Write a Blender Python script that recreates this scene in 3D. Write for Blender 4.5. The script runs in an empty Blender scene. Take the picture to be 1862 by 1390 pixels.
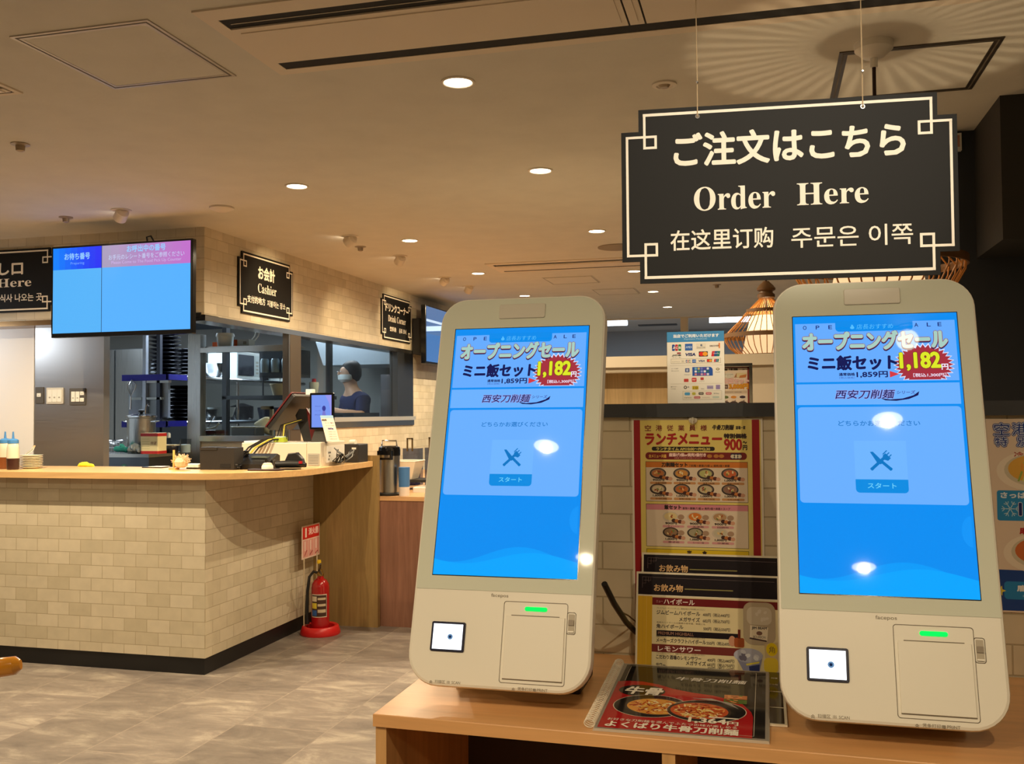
import bpy, bmesh, math, random
import numpy as np
from mathutils import Matrix, Vector

SC = bpy.context.scene
COL = SC.collection
PI = math.pi

# ------------------------------------------------------------------ camera
FPX, CH = 1756.0, 1.4
YAW, PIT, ROL = [math.radians(a) for a in (14.643, 1.828, -0.39)]


def cam_axes():
    cy, sy, cp, sp = math.cos(YAW), math.sin(YAW), math.cos(PIT), math.sin(PIT)
    f = Vector((-sy * cp, cy * cp, sp))
    r = Vector((cy, sy, 0))
    u = r.cross(f)
    cr, sr = math.cos(ROL), math.sin(ROL)
    return r * cr + u * sr, -r * sr + u * cr, f


AX = cam_axes()
cam_d = bpy.data.cameras.new('camera')
cam_d.sensor_width = 36
cam_d.lens = FPX / 1862 * 36
cam_d.clip_start = 0.05
cam = bpy.data.objects.new('camera', cam_d)
COL.objects.link(cam)
m3 = Matrix((AX[0], AX[1], -AX[2])).transposed()
cam.matrix_world = Matrix.Translation((0, 0, CH)) @ m3.to_4x4()
SC.camera = cam


def at(px, py, X=None, Y=None, Z=None):
    """place of a photo pixel on the plane X, Y or Z = const (metres)"""
    d = AX[0] * ((px - 931) / FPX) - AX[1] * ((py - 695) / FPX) + AX[2]
    t = (Z - CH) / d.z if Z is not None else (Y / d.y if Y is not None else X / d.x)
    return Vector((0, 0, CH)) + d * t


# ------------------------------------------------------------------ colour management, world
vs = SC.view_settings
vs.view_transform = 'Standard'
vs.look = 'None'
vs.gamma = 1
vs.use_curve_mapping = False
vs.exposure = 0.0
SC.cycles.max_bounces = 8
SC.cycles.diffuse_bounces = 4
SC.cycles.glossy_bounces = 4
SC.cycles.transparent_max_bounces = 12
SC.cycles.sample_clamp_indirect = 4
SC.cycles.use_denoising = True
SC.cycles.caustics_reflective = False
SC.cycles.caustics_refractive = False
wd = bpy.data.worlds.new('world')
SC.world = wd
wd.use_nodes = True
wd.node_tree.nodes['Background'].inputs[0].default_value = (1, .74, .5, 1)
wd.node_tree.nodes['Background'].inputs[1].default_value = 0.02

WARM = (1.0, .80, .53)
COOL = (.72, .86, 1.0)
ZC = 2.6     # ceiling
POW_DOWN = 86.0
POW_SPOT = 30.0


def lamp(name, kind, loc, power, color, aim=None, **kw):
    l = bpy.data.lights.new(name, kind)
    l.energy = power
    l.color = color
    for k, v in kw.items():
        setattr(l, k, v)
    o = bpy.data.objects.new(name, l)
    COL.objects.link(o)
    o.location = loc
    if aim is not None:
        o.rotation_euler = (Vector(aim) - Vector(loc)).to_track_quat('-Z', 'Y').to_euler()
    return o


# large lights: the kitchen's and the far hall's fluorescent ceiling panels
lamp("kitchen_light", "AREA", (-4.9, 7.6, 2.42), 60, COOL, (-4.9, 7.6, 0), shape='RECTANGLE', size=1.0, size_y=.3)
lamp('kitchen_light', 'AREA', (-4.3, 9.2, 2.42), 20, (.82, .9, 1), (-4.3, 9.2, 0), shape='RECTANGLE', size=.8, size_y=.3)
lamp('kitchen_light', 'AREA', (-6.2, 7.4, 2.42), 60, COOL, (-6.2, 7.4, 0), shape='RECTANGLE', size=1.0, size_y=.3)
lamp('far_hall_light', 'AREA', (-1.9, 13.2, 2.5), 30, (.7, .85, 1), (-1.9, 13.5, 0), shape='RECTANGLE', size=2.0, size_y=.3)
lamp('far_hall_light', 'AREA', (.6, 13.2, 2.5), 30, (.7, .85, 1), (.6, 13.5, 0), shape='RECTANGLE', size=2.0, size_y=.3)


# ------------------------------------------------------------------ materials
def lin(c):
    return tuple((v / 255 / 12.92) if v / 255 <= .04045 else ((v / 255 + .055) / 1.055) ** 2.4 for v in c) + (1.0,)


MATS = {}


def new_mat(name):
    m = bpy.data.materials.new(name)
    m.use_nodes = True
    return m, m.node_tree.nodes, m.node_tree.links, m.node_tree.nodes['Principled BSDF']


def mat(name, rgb, rough=.5, metal=0, spec=.5, noise=0, nscale=8, bump=0, bscale=60, coat=0, trans=0, stretch=None):
    if name in MATS:
        return MATS[name]
    m, n, l, p = new_mat(name)
    c = lin(rgb)
    p.inputs['Base Color'].default_value = c
    p.inputs['Roughness'].default_value = rough
    p.inputs['Metallic'].default_value = metal
    p.inputs['Specular IOR Level'].default_value = spec
    p.inputs['Coat Weight'].default_value = coat
    p.inputs['Coat Roughness'].default_value = .03
    p.inputs['Transmission Weight'].default_value = trans
    if noise or bump:
        tc = n.new('ShaderNodeTexCoord')
        src = tc.outputs['Object']
        if stretch:
            mp = n.new('ShaderNodeMapping')
            mp.inputs['Scale'].default_value = stretch
            l.new(src, mp.inputs[0])
            src = mp.outputs[0]
    if noise:
        t = n.new('ShaderNodeTexNoise')
        t.inputs['Scale'].default_value = nscale
        t.inputs['Detail'].default_value = 6
        l.new(src, t.inputs['Vector'])
        r = n.new('ShaderNodeValToRGB')
        r.color_ramp.elements[0].position = .3
        r.color_ramp.elements[1].position = .7
        r.color_ramp.elements[0].color = tuple(v * (1 - noise) for v in c[:3]) + (1,)
        r.color_ramp.elements[1].color = tuple(min(1, v * (1 + noise)) for v in c[:3]) + (1,)
        l.new(t.outputs['Fac'], r.inputs[0])
        l.new(r.outputs[0], p.inputs['Base Color'])
    if bump:
        t2 = n.new('ShaderNodeTexNoise')
        t2.inputs['Scale'].default_value = bscale
        t2.inputs['Detail'].default_value = 4
        l.new(src, t2.inputs['Vector'])
        b = n.new('ShaderNodeBump')
        b.inputs['Strength'].default_value = bump
        b.inputs['Distance'].default_value = .004
        l.new(t2.outputs['Fac'], b.inputs['Height'])
        l.new(b.outputs[0], p.inputs['Normal'])
    MATS[name] = m
    return m


def glow(name, rgb, strength=1.0, rough=.02, spec=.5):
    """a lit display or lamp surface behind a glossy cover"""
    if name in MATS:
        return MATS[name]
    m, n, l, p = new_mat(name)
    p.inputs['Base Color'].default_value = (.006, .006, .008, 1)
    p.inputs['Roughness'].default_value = rough
    p.inputs['Specular IOR Level'].default_value = spec
    p.inputs['Emission Color'].default_value = lin(rgb)
    p.inputs['Emission Strength'].default_value = strength
    MATS[name] = m
    return m


def sglow(rgb, s=1.0):
    return glow('display_%d_%d_%d_%d' % (*rgb, int(s * 100)), rgb, s)


def ink(rgb, rough=.35):
    return mat('ink_%d_%d_%d_%d' % (*rgb, int(rough * 100)), rgb, rough)


def thin_glass(name, rgb=(255, 255, 255), rough=.02, keep=.92):
    if name in MATS:
        return MATS[name]
    m, n, l, p = new_mat(name)
    n.remove(p)
    tr = n.new('ShaderNodeBsdfTransparent')
    c = lin(rgb)
    tr.inputs[0].default_value = tuple(v * keep for v in c[:3]) + (1,)
    gl = n.new('ShaderNodeBsdfGlossy')
    gl.inputs['Roughness'].default_value = rough
    fr = n.new('ShaderNodeFresnel')
    fr.inputs[0].default_value = 1.45
    mx = n.new('ShaderNodeMixShader')
    ge = n.new('ShaderNodeNewGeometry')
    iv = n.new('ShaderNodeMath')
    iv.operation = 'SUBTRACT'
    iv.inputs[0].default_value = 1
    l.new(ge.outputs['Backfacing'], iv.inputs[1])
    mu = n.new('ShaderNodeMath')
    mu.operation = 'MULTIPLY'
    l.new(fr.outputs[0], mu.inputs[0])
    l.new(iv.outputs[0], mu.inputs[1])
    l.new(mu.outputs[0], mx.inputs[0])
    l.new(tr.outputs[0], mx.inputs[1])
    l.new(gl.outputs[0], mx.inputs[2])
    l.new(mx.outputs[0], n['Material Output'].inputs[0])
    MATS[name] = m
    return m


def brick_mat(name, axis, w=.143, h=.0706, c1=(226, 214, 188), c2=(208, 196, 168), mortar=(190, 174, 144), ms=.002, zoff=0.0, xoff=0.0):
    if name in MATS:
        return MATS[name]
    m, n, l, p = new_mat(name)
    tc = n.new('ShaderNodeTexCoord')
    sx = n.new('ShaderNodeSeparateXYZ')
    cb = n.new('ShaderNodeCombineXYZ')
    l.new(tc.outputs['Object'], sx.inputs[0])
    ax = n.new('ShaderNodeMath')
    ax.inputs[1].default_value = xoff
    l.new(sx.outputs[axis], ax.inputs[0])
    l.new(ax.outputs[0], cb.inputs[0])
    az = n.new('ShaderNodeMath')
    az.inputs[1].default_value = zoff
    l.new(sx.outputs[2], az.inputs[0])
    l.new(az.outputs[0], cb.inputs[1])
    bt = n.new('ShaderNodeTexBrick')
    bt.inputs['Color1'].default_value = lin(c1)
    bt.inputs['Color2'].default_value = lin(c2)
    bt.inputs['Mortar'].default_value = lin(mortar)
    bt.inputs['Scale'].default_value = 1
    bt.inputs['Mortar Size'].default_value = ms
    bt.inputs['Mortar Smooth'].default_value = .3
    bt.inputs['Bias'].default_value = 0.0
    bt.inputs['Brick Width'].default_value = w
    bt.inputs['Row Height'].default_value = h
    l.new(cb.outputs[0], bt.inputs['Vector'])
    no = n.new('ShaderNodeTexNoise')
    no.inputs['Scale'].default_value = 14
    no.inputs['Detail'].default_value = 5
    l.new(cb.outputs[0], no.inputs['Vector'])
    mx = n.new('ShaderNodeMix')
    mx.data_type = 'RGBA'
    mx.blend_type = 'MULTIPLY'
    mx.inputs[0].default_value = .22
    l.new(bt.outputs['Color'], mx.inputs[6])
    l.new(no.outputs['Fac'], mx.inputs[7])
    l.new(mx.outputs[2], p.inputs['Base Color'])
    p.inputs['Roughness'].default_value = .42
    b = n.new('ShaderNodeBump')
    b.inputs['Strength'].default_value = .5
    b.inputs['Distance'].default_value = .002
    b.invert = True
    l.new(bt.outputs['Fac'], b.inputs['Height'])
    l.new(b.outputs[0], p.inputs['Normal'])
    MATS[name] = m
    return m


def wood_mat(name, rgb, axis='X', rough=.35, contrast=.18, scale=1.0):
    if name in MATS:
        return MATS[name]
    m, n, l, p = new_mat(name)
    tc = n.new('ShaderNodeTexCoord')
    mp = n.new('ShaderNodeMapping')
    s = {'X': (1.5, 22, 22), 'Y': (22, 1.5, 22), 'Z': (22, 22, 1.5)}[axis]
    mp.inputs['Scale'].default_value = tuple(v * scale for v in s)
    l.new(tc.outputs['Object'], mp.inputs[0])
    no = n.new('ShaderNodeTexNoise')
    no.inputs['Scale'].default_value = 1.6
    no.inputs['Detail'].default_value = 8
    no.inputs['Roughness'].default_value = .62
    no.inputs['Distortion'].default_value = .6
    l.new(mp.outputs[0], no.inputs['Vector'])
    r = n.new('ShaderNodeValToRGB')
    c = lin(rgb)
    r.color_ramp.elements[0].position = .32
    r.color_ramp.elements[1].position = .68
    r.color_ramp.elements[0].color = (c[0] * (1 - contrast), c[1] * (1 - contrast * 1.15), c[2] * (1 - contrast * 1.3), 1)
    r.color_ramp.elements[1].color = tuple(min(1, v * (1 + contrast * .8)) for v in c[:3]) + (1,)
    l.new(no.outputs['Fac'], r.inputs[0])
    l.new(r.outputs[0], p.inputs['Base Color'])
    p.inputs['Roughness'].default_value = rough
    MATS[name] = m
    return m


def steel_mat(name, rgb=(175, 175, 172), rough=.28, axis='Z'):
    if name in MATS:
        return MATS[name]
    m, n, l, p = new_mat(name)
    tc = n.new('ShaderNodeTexCoord')
    mp = n.new('ShaderNodeMapping')
    mp.inputs['Scale'].default_value = {'X': (1, 90, 90), 'Y': (90, 1, 90), 'Z': (90, 90, 1)}[axis]
    l.new(tc.outputs['Object'], mp.inputs[0])
    no = n.new('ShaderNodeTexNoise')
    no.inputs['Scale'].default_value = 3
    no.inputs['Detail'].default_value = 3
    l.new(mp.outputs[0], no.inputs['Vector'])
    mr = n.new('ShaderNodeMapRange')
    mr.inputs['To Min'].default_value = rough * .8
    mr.inputs['To Max'].default_value = rough * 1.3
    l.new(no.outputs['Fac'], mr.inputs[0])
    l.new(mr.outputs[0], p.inputs['Roughness'])
    p.inputs['Base Color'].default_value = lin(rgb)
    p.inputs['Metallic'].default_value = 1
    MATS[name] = m
    return m


def floor_mat():
    m, n, l, p = new_mat('stone_floor')
    tc = n.new('ShaderNodeTexCoord')
    sx = n.new('ShaderNodeSeparateXYZ')
    l.new(tc.outputs['Object'], sx.inputs[0])
    cb = n.new('ShaderNodeCombineXYZ')
    for i, (src, off) in enumerate(((1, .55), (0, .13))):
        ad = n.new('ShaderNodeMath')
        ad.inputs[1].default_value = off
        l.new(sx.outputs[src], ad.inputs[0])
        l.new(ad.outputs[0], cb.inputs[i])
    bt = n.new('ShaderNodeTexBrick')
    bt.offset = .5
    bt.inputs['Color1'].default_value = (.62, .62, .62, 1)
    bt.inputs['Color2'].default_value = (.98, .98, .98, 1)
    bt.inputs['Mortar'].default_value = (1.25, 1.22, 1.15, 1)
    bt.inputs['Scale'].default_value = 1
    bt.inputs['Mortar Size'].default_value = .0035
    bt.inputs['Mortar Smooth'].default_value = .6
    bt.inputs['Brick Width'].default_value = .9
    bt.inputs['Row Height'].default_value = .44
    l.new(cb.outputs[0], bt.inputs['Vector'])
    m2 = n.new('ShaderNodeMapping')
    m2.inputs['Scale'].default_value = (1.3, 3.0, 1)
    l.new(tc.outputs['Object'], m2.inputs[0])
    no = n.new('ShaderNodeTexNoise')
    no.inputs['Scale'].default_value = 2.4
    no.inputs['Detail'].default_value = 11
    no.inputs['Roughness'].default_value = .72
    no.inputs['Distortion'].default_value = .5
    sh = n.new('ShaderNodeMix')          # every tile gets its own piece of the pattern
    sh.data_type = 'VECTOR'
    sh.factor_mode = 'UNIFORM'
    va = n.new('ShaderNodeVectorMath')
    va.operation = 'MULTIPLY_ADD'
    va.inputs[1].default_value = (37, 23, 11)
    l.new(bt.outputs['Color'], va.inputs[0])
    l.new(m2.outputs[0], va.inputs[2])
    l.new(va.outputs[0], no.inputs['Vector'])
    n.remove(sh)
    r = n.new('ShaderNodeValToRGB')
    r.color_ramp.elements[0].position = .30
    r.color_ramp.elements[1].position = .74
    r.color_ramp.elements[0].color = lin((112, 104, 99))
    r.color_ramp.elements[1].color = lin((196, 186, 170))
    e = r.color_ramp.elements.new(.52)
    e.color = lin((144, 134, 125))
    l.new(no.outputs['Fac'], r.inputs[0])
    mx = n.new('ShaderNodeMix')
    mx.data_type = 'RGBA'
    mx.blend_type = 'MULTIPLY'
    mx.inputs[0].default_value = .62
    l.new(r.outputs[0], mx.inputs[6])
    l.new(bt.outputs['Color'], mx.inputs[7])
    l.new(mx.outputs[2], p.inputs['Base Color'])
    p.inputs['Roughness'].default_value = .42
    return m


M_CEIL = mat('ceiling_plaster', (214, 209, 197), .8, noise=.04, nscale=5, bump=.35, bscale=28)
M_FLOOR = floor_mat()
M_BRX = brick_mat('pale_brick_along_x', 0)
M_BRY = brick_mat('pale_brick_along_y', 1)
M_TILE = brick_mat('partition_tile', 0, w=.107, h=.0515, c1=(226, 212, 182), c2=(220, 206, 176), mortar=(186, 170, 138), ms=.0016, zoff=.0265, xoff=.03)
M_OAK = wood_mat('light_oak', (216, 170, 112), 'X')
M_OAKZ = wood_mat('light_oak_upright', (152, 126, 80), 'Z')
M_SHELF = wood_mat('shelf_oak', (222, 168, 110), 'X', rough=.3, contrast=.12)
M_SHELFZ = wood_mat('shelf_oak_upright', (206, 160, 104), 'Z')
M_BROWN = wood_mat('brown_wood', (138, 98, 80), 'Z', contrast=.22)
M_STEEL = steel_mat('brushed_steel')
M_STEELD = steel_mat('brushed_steel_dark', (120, 122, 124), .3)
M_STEELX = steel_mat('brushed_steel_flat', (180, 178, 172), .22, 'X')
M_BLACK = mat('black_plastic', (22, 21, 21), .45)
M_BLACKG = mat('black_gloss', (12, 12, 14), .15)
M_SIGN = mat('sign_black', (22, 21, 19), .6, spec=.25)
M_CREAM = mat('sign_cream', (255, 246, 228), .5)
M_WHITE = mat('white_plastic', (236, 232, 222), .4)
M_PAPER = mat('white_paper', (240, 232, 214), .55)
M_DARKW = mat('dark_wall_paint', (44, 41, 38), .75, bump=.2, bscale=90)
M_NAVY = mat('navy_board', (30, 30, 36), .6)
M_GREY = mat('grey_rail', (54, 56, 60), .55)
M_CHROME = mat('chrome', (215, 215, 215), .12, 1)
M_DARKIN = mat('dark_void', (14, 12, 11), .8)


# ------------------------------------------------------------------ mesh builder
TXT = {}


def glyphs(s):
    """flat mesh of a text line, normalised to a 0..1 box"""
    if s in TXT:
        return TXT[s]
    c = bpy.data.curves.new('line', 'FONT')
    c.body = s
    c.size = 1
    c.fill_mode = 'FRONT'
    c.resolution_u = 3
    o = bpy.data.objects.new('line', c)
    COL.objects.link(o)
    bpy.context.view_layer.update()
    me = o.to_mesh()
    v = np.array([x.co[:2] for x in me.vertices]) if len(me.vertices) else np.zeros((1, 2))
    f = [tuple(p.vertices) for p in me.polygons]
    o.to_mesh_clear()
    COL.objects.unlink(o)
    bpy.data.objects.remove(o)
    bpy.data.curves.remove(c)
    lo, hi = v.min(0), v.max(0)
    v = (v - lo) / np.maximum(hi - lo, 1e-6)
    TXT[s] = (v, f, float((hi - lo)[0] / max((hi - lo)[1], 1e-6)))
    return TXT[s]


def rrect(x0, y0, x1, y1, r, seg=6):
    """rounded rectangle, counter-clockwise; r a number or (bl, br, tr, tl)"""
    rs = r if isinstance(r, (tuple, list)) else (r,) * 4
    pts = []
    for (cx, cy, a0), q in zip(((x0, y0, PI), (x1, y0, 1.5 * PI), (x1, y1, 0), (x0, y1, .5 * PI)), rs):
        sx = 1 if cx == x0 else -1
        sy = 1 if cy == y0 else -1
        if q <= 0:
            pts.append((cx, cy))
            continue
        for i in range(seg + 1):
            a = a0 + .5 * PI * i / seg
            pts.append((cx + sx * q + q * math.cos(a), cy + sy * q + q * math.sin(a)))
    return pts


def ellipse(cx, cy, rx, ry, n=28, rot=0):
    c, s = math.cos(rot), math.sin(rot)
    return [(cx + rx * math.cos(2 * PI * i / n) * c - ry * math.sin(2 * PI * i / n) * s,
             cy + rx * math.cos(2 * PI * i / n) * s + ry * math.sin(2 * PI * i / n) * c) for i in range(n)]


def inset(poly, d):
    n = len(poly)
    out = []
    for i in range(n):
        p0, p1, p2 = [Vector(poly[(i + k) % n]) for k in (-1, 0, 1)]
        a, b = (p1 - p0), (p2 - p1)
        if a.length < 1e-9 or b.length < 1e-9:
            out.append(tuple(p1))
            continue
        n1 = Vector((-a.y, a.x)).normalized()
        n2 = Vector((-b.y, b.x)).normalized()
        k = (n1 + n2)
        k = k / max(k.length_squared, .3) * 2
        out.append((p1.x + k.x * d, p1.y + k.y * d))
    return out


class MB:
    def __init__(self, M=None):
        self.v, self.f, self.mi, self.mats = [], [], [], []
        self.M = M or Matrix.Identity(4)

    def m(self, mt):
        if mt not in self.mats:
            self.mats.append(mt)
        return self.mats.index(mt)

    def add(self, vs_, fs, mt):
        b = len(self.v)
        k = self.m(mt)
        self.v += [tuple(self.M @ Vector(p)) for p in vs_]
        for f in fs:
            self.f.append(tuple(b + i for i in f))
            self.mi.append(k)
        return self

    def box(self, lo, hi, mt, R=None):
        x0, y0, z0 = lo
        x1, y1, z1 = hi
        p = [(x0, y0, z0), (x1, y0, z0), (x1, y1, z0), (x0, y1, z0), (x0, y0, z1), (x1, y0, z1), (x1, y1, z1), (x0, y1, z1)]
        if R is not None:
            p = [R @ Vector(q) for q in p]
        return self.add(p, [(0, 3, 2, 1), (4, 5, 6, 7), (0, 1, 5, 4), (1, 2, 6, 5), (2, 3, 7, 6), (3, 0, 4, 7)], mt)

    def poly(self, pts, mt, z=0.0):
        """flat n-gon in the local xy plane at height z"""
        return self.add([(p[0], p[1], z) for p in pts], [tuple(range(len(pts)))], mt)

    def rect(self, x0, y0, x1, y1, mt, z=0.0):
        return self.poly([(x0, y0), (x1, y0), (x1, y1), (x0, y1)], mt, z)

    def prism(self, pts, z0, z1, mt, ch=0.0, chb=0.0, mt_side=None):
        """solid of the outline pts between z0 and z1 (z1 is the front), with chamfered rims"""
        n = len(pts)
        rings = []
        if chb:
            rings.append((inset(pts, chb), z0))
            rings.append((pts, z0 + chb))
        else:
            rings.append((pts, z0))
        if ch:
            rings.append((pts, z1 - ch))
            rings.append((inset(pts, ch * .3), z1 - ch * .3))
            rings.append((inset(pts, ch), z1))
        else:
            rings.append((pts, z1))
        vs_, fs = [], []
        for r, z in rings:
            vs_ += [(p[0], p[1], z) for p in r]
        for k in range(len(rings) - 1):
            for i in range(n):
                j = (i + 1) % n
                fs.append((k * n + i, k * n + j, (k + 1) * n + j, (k + 1) * n + i))
        self.add(vs_, fs, mt_side or mt)
        self.add([(p[0], p[1], z1) for p in rings[-1][0]], [tuple(range(n))], mt)
        return self.add([(p[0], p[1], z0) for p in rings[0][0]], [tuple(reversed(range(n)))], mt)

    def lathe(self, prof, mt, c=(0, 0, 0), n=28, cap0=True, cap1=True):
        vs_, fs = [], []
        k = len(prof)
        for r, z in prof:
            for i in range(n):
                a = 2 * PI * i / n
                vs_.append((c[0] + r * math.cos(a), c[1] + r * math.sin(a), c[2] + z))
        for j in range(k - 1):
            for i in range(n):
                q = (i + 1) % n
                fs.append((j * n + i, j * n + q, (j + 1) * n + q, (j + 1) * n + i))
        if cap0:
            fs.append(tuple(reversed(range(n))))
        if cap1:
            fs.append(tuple((k - 1) * n + i for i in range(n)))
        return self.add(vs_, fs, mt)

    def cyl(self, p, r, z0, z1, mt, n=24):
        return self.lathe([(r, z0), (r, z1)], mt, (p[0], p[1], 0), n)

    def tube(self, pts, r, mt, n=8, closed=False):
        P = [Vector(p) for p in pts]
        k = len(P)
        rs = r if isinstance(r, (list, tuple)) else [r] * k
        vs_, fs = [], []
        ref = None
        for i, p in enumerate(P):
            t = (P[(i + 1) % k] - P[i - 1]) if closed else (P[min(i + 1, k - 1)] - P[max(i - 1, 0)])
            t.normalize()
            if ref is None:
                ref = Vector((0, 0, 1)) if abs(t.z) < .9 else Vector((1, 0, 0))
            a = (ref - t * ref.dot(t))
            if a.length < 1e-5:
                a = t.orthogonal()
            a.normalize()
            ref = a
            b = t.cross(a)
            for j in range(n):
                an = 2 * PI * j / n
                vs_.append(p + (a * math.cos(an) + b * math.sin(an)) * rs[i])
        for i in range(k if closed else k - 1):
            i2 = (i + 1) % k
            for j in range(n):
                q = (j + 1) % n
                fs.append((i * n + j, i * n + q, i2 * n + q, i2 * n + j))
        if not closed:
            fs.append(tuple(reversed(range(n))))
            fs.append(tuple((k - 1) * n + j for j in range(n)))
        return self.add(vs_, fs, mt)

    def stroke(self, pts, w, mt, z=0.0):
        """flat line of width w"""
        for a, b in zip(pts[:-1], pts[1:]):
            a, b = Vector(a), Vector(b)
            t = (b - a)
            if t.length < 1e-9:
                continue
            t.normalize()
            nn = Vector((-t.y, t.x)) * w / 2
            e = t * w / 2
            self.poly([a - nn - e, b - nn + e, b + nn + e, a + nn - e], mt, z)
        return self

    def text(self, s, x0, y0, w, h, mt, z=0.0, bold=0.0, skew=0.0, align='fit', shift=(0, 0), st=None):
        """a line of writing inside the box x0,y0 (bottom left), w, h. align 'c'/'l' keeps the natural width"""
        v, f, asp = glyphs(s)
        if align != 'fit':
            nw = min(w, h * asp)
            x0 = x0 + (w - nw) / 2 if align == 'c' else x0
            w = nw
        offs = [(0, 0)]
        if bold:
            offs = [(bold * math.cos(a * PI / 4), bold * math.sin(a * PI / 4)) for a in range(8)] + offs
        if st is None:
            st = max(1.1e-5, bold / 70)
        for i, (ox, oy) in enumerate(offs):
            self.add([(x0 + p[0] * w + ox + shift[0] + skew * p[1] * h, y0 + p[1] * h + oy + shift[1], z + i * st) for p in v], f, mt)
        return self

    def build(self, name, parent=None, label=None, smooth=False, loc=None):
        me = bpy.data.meshes.new(name)
        v = self.v
        if loc is not None:
            L = Vector(loc)
            v = [tuple(Vector(p) - L) for p in v]
        me.from_pydata(v, [], self.f)
        for mt in self.mats:
            me.materials.append(mt)
        me.polygons.foreach_set('material_index', self.mi)
        if smooth:
            me.polygons.foreach_set('use_smooth', [True] * len(me.polygons))
            try:
                me.set_sharp_from_angle(angle=math.radians(38))
            except Exception:
                pass
        me.update()
        o = bpy.data.objects.new(name, me)
        COL.objects.link(o)
        if loc is not None:
            o.location = loc
        if parent:
            o.parent = parent
        if label:
            o['label'] = label
        return o


def tag(o, label, cat, group=None, kind=None):
    o['label'] = label
    o['category'] = cat
    if group:
        o['group'] = group
    if kind:
        o['kind'] = kind
    return o


def struct(name, b, smooth=False):
    o = b.build(name, smooth=smooth)
    o['kind'] = 'structure'
    return o


def thing(name, label, cat, loc=(0, 0, 0), rz=0, group=None):
    o = bpy.data.objects.new(name, None)
    o.empty_display_size = .05
    COL.objects.link(o)
    o.location = loc
    o.rotation_euler = (0, 0, rz)
    return tag(o, label, cat, group)


def copy_tree(o, parent=None):
    c = o.copy()
    COL.objects.link(c)
    if parent:
        c.parent = parent
    for ch in [k for k in bpy.data.objects if k.parent == o]:
        copy_tree(ch, c)
    return c


def frame(o, x, y):
    """4x4 matrix: local x, y axes given, origin o; z is the outward normal"""
    x, y = Vector(x).normalized(), Vector(y).normalized()
    z = x.cross(y)
    M = Matrix((x, y, z)).transposed().to_4x4()
    M.translation = Vector(o)
    return M


def face_y(x, y, z):      # a board facing -Y, origin at its lower left
    return frame((x, y, z), (1, 0, 0), (0, 0, 1))


def face_x(x, y, z):      # a board facing +X
    return frame((x, y, z), (0, 1, 0), (0, 0, 1))


rnd = random.Random(7)

# ------------------------------------------------------------------ the setting
b = MB()
b.box((-9, -5, -.12), (5, 16, 0), M_FLOOR)
struct('floor', b)
b = MB()
b.box((-9, -5, ZC), (5, 12.4, ZC + .1), M_CEIL)
struct('ceiling', b)
M_CEIL2 = mat('far_ceiling', (205, 208, 210), .8, bump=.4, bscale=20)
b = MB()
b.box((-9, 12.4, 2.66), (5, 16, 2.76), M_CEIL2)
struct('ceiling_far', b)
M_BLUEW = mat('blue_wall', (138, 142, 146), .7)
b = MB()
b.box((-9, 15.0, 0), (5, 15.1, 2.66), M_BLUEW)
struct('wall_far', b)
M_BEIGE = mat('beige_wall', (220, 206, 182), .7)
for nm, lo, hi in (('wall_back', (-9, -5.1, 0), (5, -5, ZC)), ('wall_left', (-9.1, -5, 0), (-9, 16, 2.66)),
                   ('wall_right', (5, -5, 0), (5.1, 16, 2.66))):
    b = MB()
    b.box(lo, hi, M_BEIGE)
    struct(nm, b)

# header over the counter: brick front and brick side above the kitchen window
XW, YH = -3.44, 5.43
b = MB()
b.box((-9, YH, 2.04), (XW, YH + .17, ZC), M_BRX)
struct('wall_header', b)
b = MB()
b.box((XW - .14, YH + .17, 2.035), (XW, 9.2, ZC), M_BRY)
b.add([(XW + .0005, YH, 2.04), (XW + .0005, YH + .17, 2.04), (XW + .0005, YH + .17, ZC), (XW + .0005, YH, ZC)], [(0, 1, 2, 3)], M_BRY)
b.box((XW - .14, 6.62, 0), (XW, 9.2, 1.285), M_BRY)
b.box((XW - .14, 9.2, 0), (XW, 12.4, ZC), M_BRY)
struct('wall_side', b)
# steel rim under the header
b = MB()
b.box((XW - .145, YH + .004, 2.0), (XW + .006, 9.21, 2.036), M_STEELX)
b.box((-9, YH - .004, 2.006), (XW - .145, YH + .172, 2.04), mat('header_soffit', (150, 118, 78), .25, .7))
struct('trim_1', b)
b = MB()   # black strip painting in the shadow under the corner of the header
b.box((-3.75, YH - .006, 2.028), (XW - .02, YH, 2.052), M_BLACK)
struct('painted_shadow_gap', b)

# kitchen front: white lining and the steel service panel
M_WLIN = mat('white_lining', (236, 232, 226), .5)
b = MB()
b.box((-9, 5.6, 0), (-4.872, 5.66, 2.03), M_WLIN)
struct('wall_front', b)
b = MB()
b.box((-4.872, 5.6, 0), (-4.308, 5.66, 2.03), steel_mat('service_panel_steel', (196, 196, 196), .36, 'X'))
b.box((-4.872, 5.596, 0), (-4.864, 5.6, 2.03), M_WLIN)
struct('wall_steel', b)

# kitchen interior
KF = .15
M_KWALL = mat('kitchen_wall', (186, 188, 184), .5)
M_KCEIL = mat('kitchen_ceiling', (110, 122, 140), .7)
b = MB()
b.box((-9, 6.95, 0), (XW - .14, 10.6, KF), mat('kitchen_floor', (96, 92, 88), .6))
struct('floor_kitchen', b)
b = MB()
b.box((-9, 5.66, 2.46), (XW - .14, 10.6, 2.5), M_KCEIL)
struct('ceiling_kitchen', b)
b = MB()
b.box((-9, 10.6, 0), (XW - .14, 10.7, 2.6), M_KWALL)
struct('wall_kitchen', b)

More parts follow.
